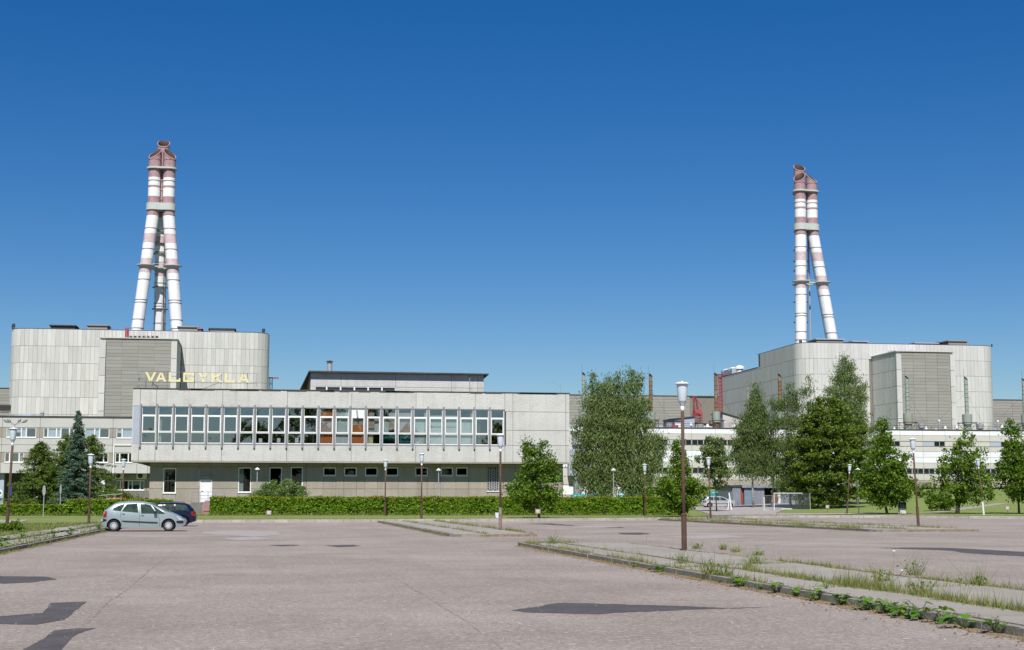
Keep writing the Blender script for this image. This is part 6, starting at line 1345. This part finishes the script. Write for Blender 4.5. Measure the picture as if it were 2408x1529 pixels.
# garden strip: flowers, dark shrub, railing by the ramp
x = ax(270, 160); tree('shrub', 'dark clipped shrub behind the short hedge near the ramp', (x, 160), [(0, 0, 1.1, 2.6, 1.2, .75), (-1.6, 0, 1.2, 1.2, 1, .8)], 190, 40, .28, L['linden'], .08, .05, M['bark'], cat='shrub', limbs=3)
fb = empty('flower_bed', (ax(270, 152), 152, .4), 'bed of orange lilies in front of the office plinth', 'flower bed'); P = []
for i in range(260):
    px = random.choice([random.uniform(243, 300), random.uniform(243, 300), random.uniform(305, 335), random.uniform(340, 362)]); P.append((ax(px, 152), 152+random.uniform(-.6, .6), lawnZ(-10, 152)+random.uniform(.75, 1.35)))
P = np.array(P); V, F = leaf_quads(P, .09, up=.5, asp=.8); link('flowers', fastmesh('flowers', V-np.array(ORG[fb.name]), F, [M['flower']]), fb, kind='stuff')
P = np.array([(ax(random.uniform(235, 365), 152), 152+random.uniform(-.7, .7), lawnZ(-10, 152)+random.uniform(.05, 1.0)) for i in range(1800)]); V, F = leaf_quads(P, .12, up=.3, asp=.2); link('leaves', fastmesh('leaves', V-np.array(ORG[fb.name]), F, [L['bush']]), fb, kind='stuff')
rr_ = empty('ramp_railing', (ax(270, 150), 150, .4), 'thin grey sloping handrail beside the orange flowers', 'railing'); q = MB(); a = at((1080/4.3675)*.9402, (1040+872/4.3675)*.9402, 150); b = at((1345/4.3675)*.9402, (1040+852/4.3675)*.9402, 150)
q.tube([(a[0], 150, a[1]), (b[0], 150, b[1])], .035, 5); q.tube([(a[0], 150, a[1]-.4), (b[0], 150, b[1]-.4)], .03, 5)
for t in (0, .33, .66, 1): q.tube([(a[0]+(b[0]-a[0])*t, 150, a[1]+(b[1]-a[1])*t), (a[0]+(b[0]-a[0])*t, 150, .3)], .03, 5)
q.build('handrail', M['steel'], rr_)
# ------------------------------------------------------------------ grass and weeds
def blades(name, P, h, m, parent=None, wd=.012, lean=.35, kind='stuff'):
    n = len(P); P = np.asarray(P, float); h = h*(.5+rng.random((n, 1))) if np.isscalar(h) else np.asarray(h)[:, None]; a = rng.random(n)*6.283; t = np.stack([np.cos(a), np.sin(a), 0*a], 1)*wd; h = h*np.clip(rng.lognormal(-.1, .45, (n, 1)), .3, 2.2); ln = rng.normal(0, lean, (n, 3))*h; ln[:, 2] = h[:, 0]
    V = np.empty((n, 3, 3)); V[:, 0] = P-t; V[:, 1] = P+t; V[:, 2] = P+ln; return link(name, fastmesh(name, V.reshape(-1, 3), np.arange(3*n).reshape(n, 3), [m]), parent, kind=kind)
def scatter_line(pts, n, spread, dense=None):
    out = []; L_ = [math.dist(a, b) for a, b in zip(pts, pts[1:])]; T_ = sum(L_)
    while len(out) < n:
        s = random.random()*T_
        for (a, b), l in zip(zip(pts, pts[1:]), L_):
            if s <= l: t = s/l; x = a[0]+(b[0]-a[0])*t; y = a[1]+(b[1]-a[1])*t; break
            s -= l
        if dense is None or random.random() < dense(x, y): out.append((x+random.gauss(0, spread), y+random.gauss(0, spread*1.6)))
    return out
cl = lambda x, y: max(.02, min(1, .45+.4*wob(x*.5, y*.9)))
Z = lambda l, z: [(x, y, z) for x, y in l]
g1 = Z(scatter_line([(10.75, 13), (10.75, 34)], 4200, .07, cl), .1)+Z(scatter_line([(10.8, 19), (10.7, 27)], 2600, .12, lambda x, y: 1 if wob(1, y*.8) > .2 else .1), .1)
g1 += Z(scatter_line([(9.55, 27), (9.6, 54)], 1700, .06, cl), .1)+Z(scatter_line([(13.25, 13), (13.25, 38)], 2200, .06, cl), .09)+Z(scatter_line([(9.5, 26), (13.2, 26)], 250, .07), .1)+Z(scatter_line([(9.6, 34), (13, 36)], 500, .08), .1)+Z(scatter_line([(10.7, 34), (10.7, 52)], 300, .07, cl), .1)+Z(scatter_line([(9.6, 54), (11.5, 55)], 600, .15), .08)
blades('grass', g1, .085, L['grass'], wd=.008)
g2 = Z(scatter_line([(10.75, 17.5), (10.75, 27)], 900, .13, lambda x, y: 1 if wob(1, y*.8) > .2 else .1), .1)+Z(scatter_line([(9.6, 27), (9.6, 53)], 160, .08, cl), .1); blades('tall_grass', g2, .22, L['grass'], wd=.006, lean=.25)
g3 = Z(scatter_line([(10.7, 14), (10.7, 34)], 350, .15, cl), .1)+Z(scatter_line([(9.6, 27), (9.6, 54)], 200, .1, cl), .1)+Z(scatter_line([(13.2, 14), (13.2, 52)], 120, .12, cl), .1); blades('dry_grass', g3, .3, L['straw'], wd=.0035, lean=.2)
g4 = Z(scatter_line([(9.24, 17), (9.24, 54)], 700, .02, cl), 0)+Z(scatter_line([(-7.9, 40), (-7.9, 108)], 3000, .09, cl), 0)+Z(scatter_line([(8.4, 68), (8.4, 108)], 900, .07, cl), 0)+Z(scatter_line([(31.2, 75), (31.2, 116)], 700, .09, cl), 0); blades('grass', g4, .08, L['grass'], wd=.01)
far = Z(scatter_line([(10.2, 68), (10.2, 108)], 500, .12, cl), .1)+Z(scatter_line([(12.45, 69), (12.45, 108)], 1500, .12, cl), .1)+Z(scatter_line([(33.4, 75), (33.4, 117)], 3000, .4, cl), .1)+Z(scatter_line([(36.9, 76), (36.9, 117)], 1500, .2, cl), .1)+Z(scatter_line([(31.6, 76), (31.6, 117)], 2500, .15, cl), .1); blades('grass', far, .1, L['grass'], wd=.016); blades('dry_grass', far[::3], .16, L['straw'], wd=.01)
edge = []
for i in range(15000): x = random.uniform(-8, 75); edge.append((x, kerbY(x)+1.4+random.expovariate(1.2), 0))
edge = [(x, y, lawnZ(x, y)) for x, y, z in edge]; blades('grass', edge, .1, L['grass'], wd=.02)
lw = []
for i in range(26000):
    x = -11.1-random.random()**1.3*22; y = random.uniform(58, 103); lw.append((x, y, lawnZ(x, y)-.02))
blades('grass', lw, .09, L['grass'], wd=.02)
he = [(x, 130.7+random.gauss(0, .2), lawnZ(x, 130.7)) for x in np.linspace(-22, 38, 5000)]; blades('tall_grass', he, .2, L['grass'], wd=.02)
pv = []
for i in range(5200):
    k = random.choice([40+3.05*j for j in range(21)]); x = random.uniform(-11, -8.1); y = k+random.gauss(0, .1)
    if random.random() < .5: x = random.choice([-9.6, -11.05, -8.2])+random.gauss(0, .1); y = random.uniform(42, 106)
    if wob(x, y*.3) > -.3: pv.append((x, y, .1))
blades('grass', pv, .12, L['grass'], wd=.014)
# leafy weeds
def weed(label, x, y, z, nl, size, h, name='weed_plant', mat_='weed', group='leafy weeds along the kerbs'):
    e = empty(name, (x, y, z), label, 'weed', group); st = MB()
    for i in range(nl):
        a = random.random()*6.283; r_ = size*random.uniform(.3, 1.5)+.02; hz = h*random.uniform(.35, 1); c = Vector((x+math.cos(a)*r_, y+math.sin(a)*r_, z+hz)); st.tube([(x, y, z), (c.x*.6+x*.4, c.y*.6+y*.4, z+hz*.75), c], .005, 3)
        s_ = size*random.uniform(.55, 1.1); f = Vector((math.cos(a), math.sin(a), random.uniform(-.45, .15))).normalized(); sd = f.cross(Vector((0, 0, 1))).normalized(); up = sd.cross(f)
        o = [(0, 0, 0), (-.35, .42, .03), (.1, .62, -.02), (.6, .45, -.06), (1.0, 0, -.14), (.6, -.45, -.06), (.1, -.62, -.02), (-.35, -.42, .03)]; pts_ = [c+f*(u*s_)+sd*(v*s_)+up*(w*s_) for u, v, w in o]; mid = c+f*s_*.35-up*s_*.06
        MB().add([mid]+pts_, [(0, 1+k, 1+(k+1) % 8) for k in range(8)]).build('leaf', L[mat_], e)
    st.build('stalks', L['larch'], e); return e
WS = 1.35
WP = [((810, 283), 12, .1, .22, 'bright broad-leaved clump left of the lamp island middle'), ((1180, 352), 16, .1, .26, 'second bright broad-leaved clump down the kerb'), ((1330, 383), 9, .075, .26, 'narrow leafy clump on the kerb face, third along'), ((1408, 400), 8, .07, .24, 'small heart-leaved clump, fourth along the kerb'), ((1500, 418), 12, .085, .26, 'heart-leaved clump, fifth along the kerb'), ((1640, 440), 18, .08, .24, 'bushy mixed clump hiding the kerb'), ((1742, 462), 9, .105, .26, 'clump with one large pale leaf after the bushy one'), ((1820, 478), 12, .08, .24, 'spreading clump of narrow leaves on the kerb'), ((1890, 490), 11, .08, .26, 'grassy leafed clump before the gap in the weeds'), ((1960, 498), 6, .12, .2, 'low big-leaved clump beside the dark-stalked plant'), ((2015, 508), 8, .1, .34, 'tall dark-stalked plant with drooping leaves'), ((2115, 525), 8, .11, .28, 'upright plant with one flat leaf on top'), ((2235, 545), 6, .15, .24, 'plant with the biggest single leaf, near the right edge'), ((2375, 572), 9, .08, .24, 'last leafy clump at the right edge of the kerb'), ((705, 275), 5, .05, .14, 'tiny clump on the kerb left of the bright clump'), ((645, 262), 7, .05, .12, 'tiny low clump at the kerb foot near the lamp post'), ((1255, 368), 5, .06, .15, 'small low clump between the second and third clumps'), ((1085, 335), 5, .05, .14, 'sparse small clump before the second bright clump')]
for (a, b_), nl, sz, hh, lab in WP:
    x, y = gr(*c8(a, b_)); weed(lab, min(x, 9.22), y, 0, int(nl*1.7), sz*1.12, hh*.8)
x, y = gr(*c8(1478, 362), .12); weed('small dark leafy plant growing on the paving behind the kerb', x, y, .11, 8, .05, .16)
for (a, b_), nl, sz, lab in (((60, 322), 22, .2, 'leafy clump at the left kerb, nearest the left edge'), ((530, 240), 14, .14, 'leafy clump on the left kerb halfway to the silver car'), ((690, 205), 18, .15, 'bushy clump on the left kerb before the silver car'), ((950, 155), 20, .14, 'bright low clump at the left kerb just behind the silver car'), ((240, 240), 18, .13, 'weeds on the left pavement near the lamp post foot')):
    x, y = gr(a/3.7625*.9402, (1290+b_/3.7625)*.9402); weed(lab, x-.12, y, .05, nl, sz, .38)
x, y = ax(13, 77), 77.0; tree('bush', 'low bright green bush round the foot of the leftmost lamp post', (x, y), [(0, 0, .25, .9, .6, .28), (.6, -.4, .3, .5, .4, .25)], 55, 34, .14, L['maple2'], .05, .02, M['bark'], cat='bush', limbs=2)
for x, y, zz in ((12.9, 45.9, .1), (15.3, 45.0, 0)): pass
def tuft(label, px, py, h, z=.1, n=60, sp=.08, name='grass_tuft'):
    x, y = gr(px, py, z); e = empty(name, (x, y, z), label, 'grass tuft', 'single tufts in the cracks'); P = np.array([(random.gauss(0, sp), random.gauss(0, sp), 0) for _ in range(n)]); blades('blades', P, h*.8, L['grass'], e, wd=.009, lean=.55, kind=None)
    V, F = leaf_quads(P[:n//2]+np.array([0, 0, h*.4])+rng.normal(0, h*.2, (n//2, 3)), .03); link('small_leaves', fastmesh('small_leaves', V, F, [L['weed']]), e)
for (a, b_), h, lab in (((870, 175), .26, 'dark weed tuft just right of the nearest lamp post'), ((1140, 247), .3, 'rounded tuft in the cross joint of the near island'), ((1110, 275), .25, 'low tuft left of the cross joint of the near island'), ((995, 180), .25, 'dry tuft behind the near lamp post on its right'), ((1055, 190), .16, 'small dark tuft right of the dry tuft'), ((1155, 205), .15, 'flat pale green tuft at the back edge of the near island'), ((1890, 300), .38, 'tall seeding weed tuft at the island back edge'), ((2195, 345), .3, 'dark tuft at the island back edge near the right side'), ((935, 300), .38, 'upright grass tuft on the kerb below the lamp post'), ((1000, 305), .33, 'second upright grass tuft on the kerb, right of the first'), ((190, 152), .35, 'brownish tuft on the island tip'), ((1740, 330), .32, 'tall grass clump in the long joint'), ((1930, 390), .3, 'second tall grass clump in the long joint, nearer the right'), ((800, 245), .35, 'leafy tuft on the island edge under the lamp post')): tuft(lab, *c8(a, b_), h)
# drifted sand, leaf litter and grit at the kerb foot and on the asphalt
def drift(name, x, y0, y1, w, m, side=-1, n=150, z=.004):
    q = MB(); P = []
    for i in range(n+1):
        y = y0+(y1-y0)*i/n; ww = w*(.35+.5*random.random()+.35*abs(wob(1, y*.9))); P.append(((x, y, z+.012), (x+side*ww, y, z)))
    for (a_, b_), (c_, d_) in zip(P, P[1:]): q.add([a_, c_, d_, b_], [(0, 1, 2, 3)])
    return q.build(name, m, kind='stuff')
drift('sand_drift', 9.27, 15, 54, .2, M['soil']); drift('sand_drift', 8.46, 68, 109, .22, M['soil']); drift('sand_drift', 31.2, 74, 117, .25, M['soil']); drift('sand_drift', -7.93, 40, 109, .22, M['soil'], side=1)
def grit(name, P, size, m):
    P = np.asarray(P, float); n = len(P); k = np.array([[1, 0, 0], [-.5, .8, 0], [-.5, -.8, 0], [0, 0, .8]]); V = P[:, None, :]+k[None]*(size*(.4+rng.random((n, 1, 1))))*(1+.4*rng.normal(size=(n, 4, 1))*0); a = rng.random(n)*6.283; dx = V-P[:, None, :]; ca, sa = np.cos(a)[:, None], np.sin(a)[:, None]; X = dx[..., 0]*ca-dx[..., 1]*sa; Yy = dx[..., 0]*sa+dx[..., 1]*ca; V[..., 0] = P[:, None, 0]+X; V[..., 1] = P[:, None, 1]+Yy
    base = (np.arange(n)*4)[:, None, None]; F = (base+np.array([[0, 1, 3], [1, 2, 3], [2, 0, 3]])[None]).reshape(-1, 3); link(name, fastmesh(name, V.reshape(-1, 3), F, [m]), None, kind='stuff')
gp = [(random.uniform(-7.5, 9), 14+random.expovariate(.06), .004) for _ in range(2200)]; gp = [p for p in gp if p[1] < 70 and abs(p[0]) < 9]
grit('grit', gp[:1500], .013, M['crack']); grit('gravel', gp[1500:], .012, M['line']); grit('leaf_litter', [(9.2-random.expovariate(7), random.uniform(15, 50), .006) for _ in range(1500)], .022, M['redlitter'])
grit('leaf_litter', [(random.choice([10.75, 9.6, 13.2])+random.gauss(0, .12), random.uniform(15, 50), .118) for _ in range(1500)], .02, M['redlitter'])
# white umbels
q = MB(); um = empty('wild_carrot', (*gr(*c8(1790, 300), .1), .1), 'white flat-headed wild flowers above the long grass joint', 'wild flower')
for a, b_, hh in ((1795, 300, .5), (1830, 305, .12)):
    x, y = gr(*c8(a, b_), .1); q.tube([(x, y, .1), (x+.02, y, .1+hh)], .004, 3); t = MB().lathe([(.03, .1+hh), (.035, .11+hh), (.02, .12+hh)], (x+.02, y), 8); t.build('umbel', M['whiteflower'], um)
q.build('stalks', L['grass'], um)
# trees behind the camera: nothing but what the windows mirror
def mirror_tree(x, y, h, w, i):
    e = empty('tree_behind', (x, y, 0), '%s tree behind the viewpoint, mirrored in the %s' % (('low', 'rounded', 'tall', 'smallest', 'broad', 'tallest broad', 'full-crowned', 'slim', 'leaning', 'biggest', 'outermost')[i], ('office windows', 'first office window', 'leftmost canteen panes', 'left canteen panes', 'dark left canteen windows', 'middle canteen windows', 'curtained canteen windows', 'pale-curtained windows', 'right canteen windows', 'last dark canteen windows', 'far white building panes')[i]), 'tree', 'trees behind the viewpoint'); P, c = crown_points([(0, 0, h*.62, w, w, h*.36), (w*.4, 0, h*.45, w*.8, w*.8, h*.25)], 160, 14, 1.6); V, F = leaf_quads(P, .75); link('crown', fastmesh('crown', V, F, [L['linden']]), e)
    MB().tube([(x, y, 0), (x, y, h*.7)], [.4, .1], 7).build('trunk', M['bark'], e)
for i, (x, h, w) in enumerate(((-62, 15, 5), (-44, 14, 4), (-30, 19, 4), (-14, 12, 5), (-1, 21, 6), (12, 27, 8), (24, 23, 7), (35, 19, 5), (58, 21, 6), (70, 27, 8), (88, 24, 7))): mirror_tree(x, -70-6*wob(x, 3), h, w, i)
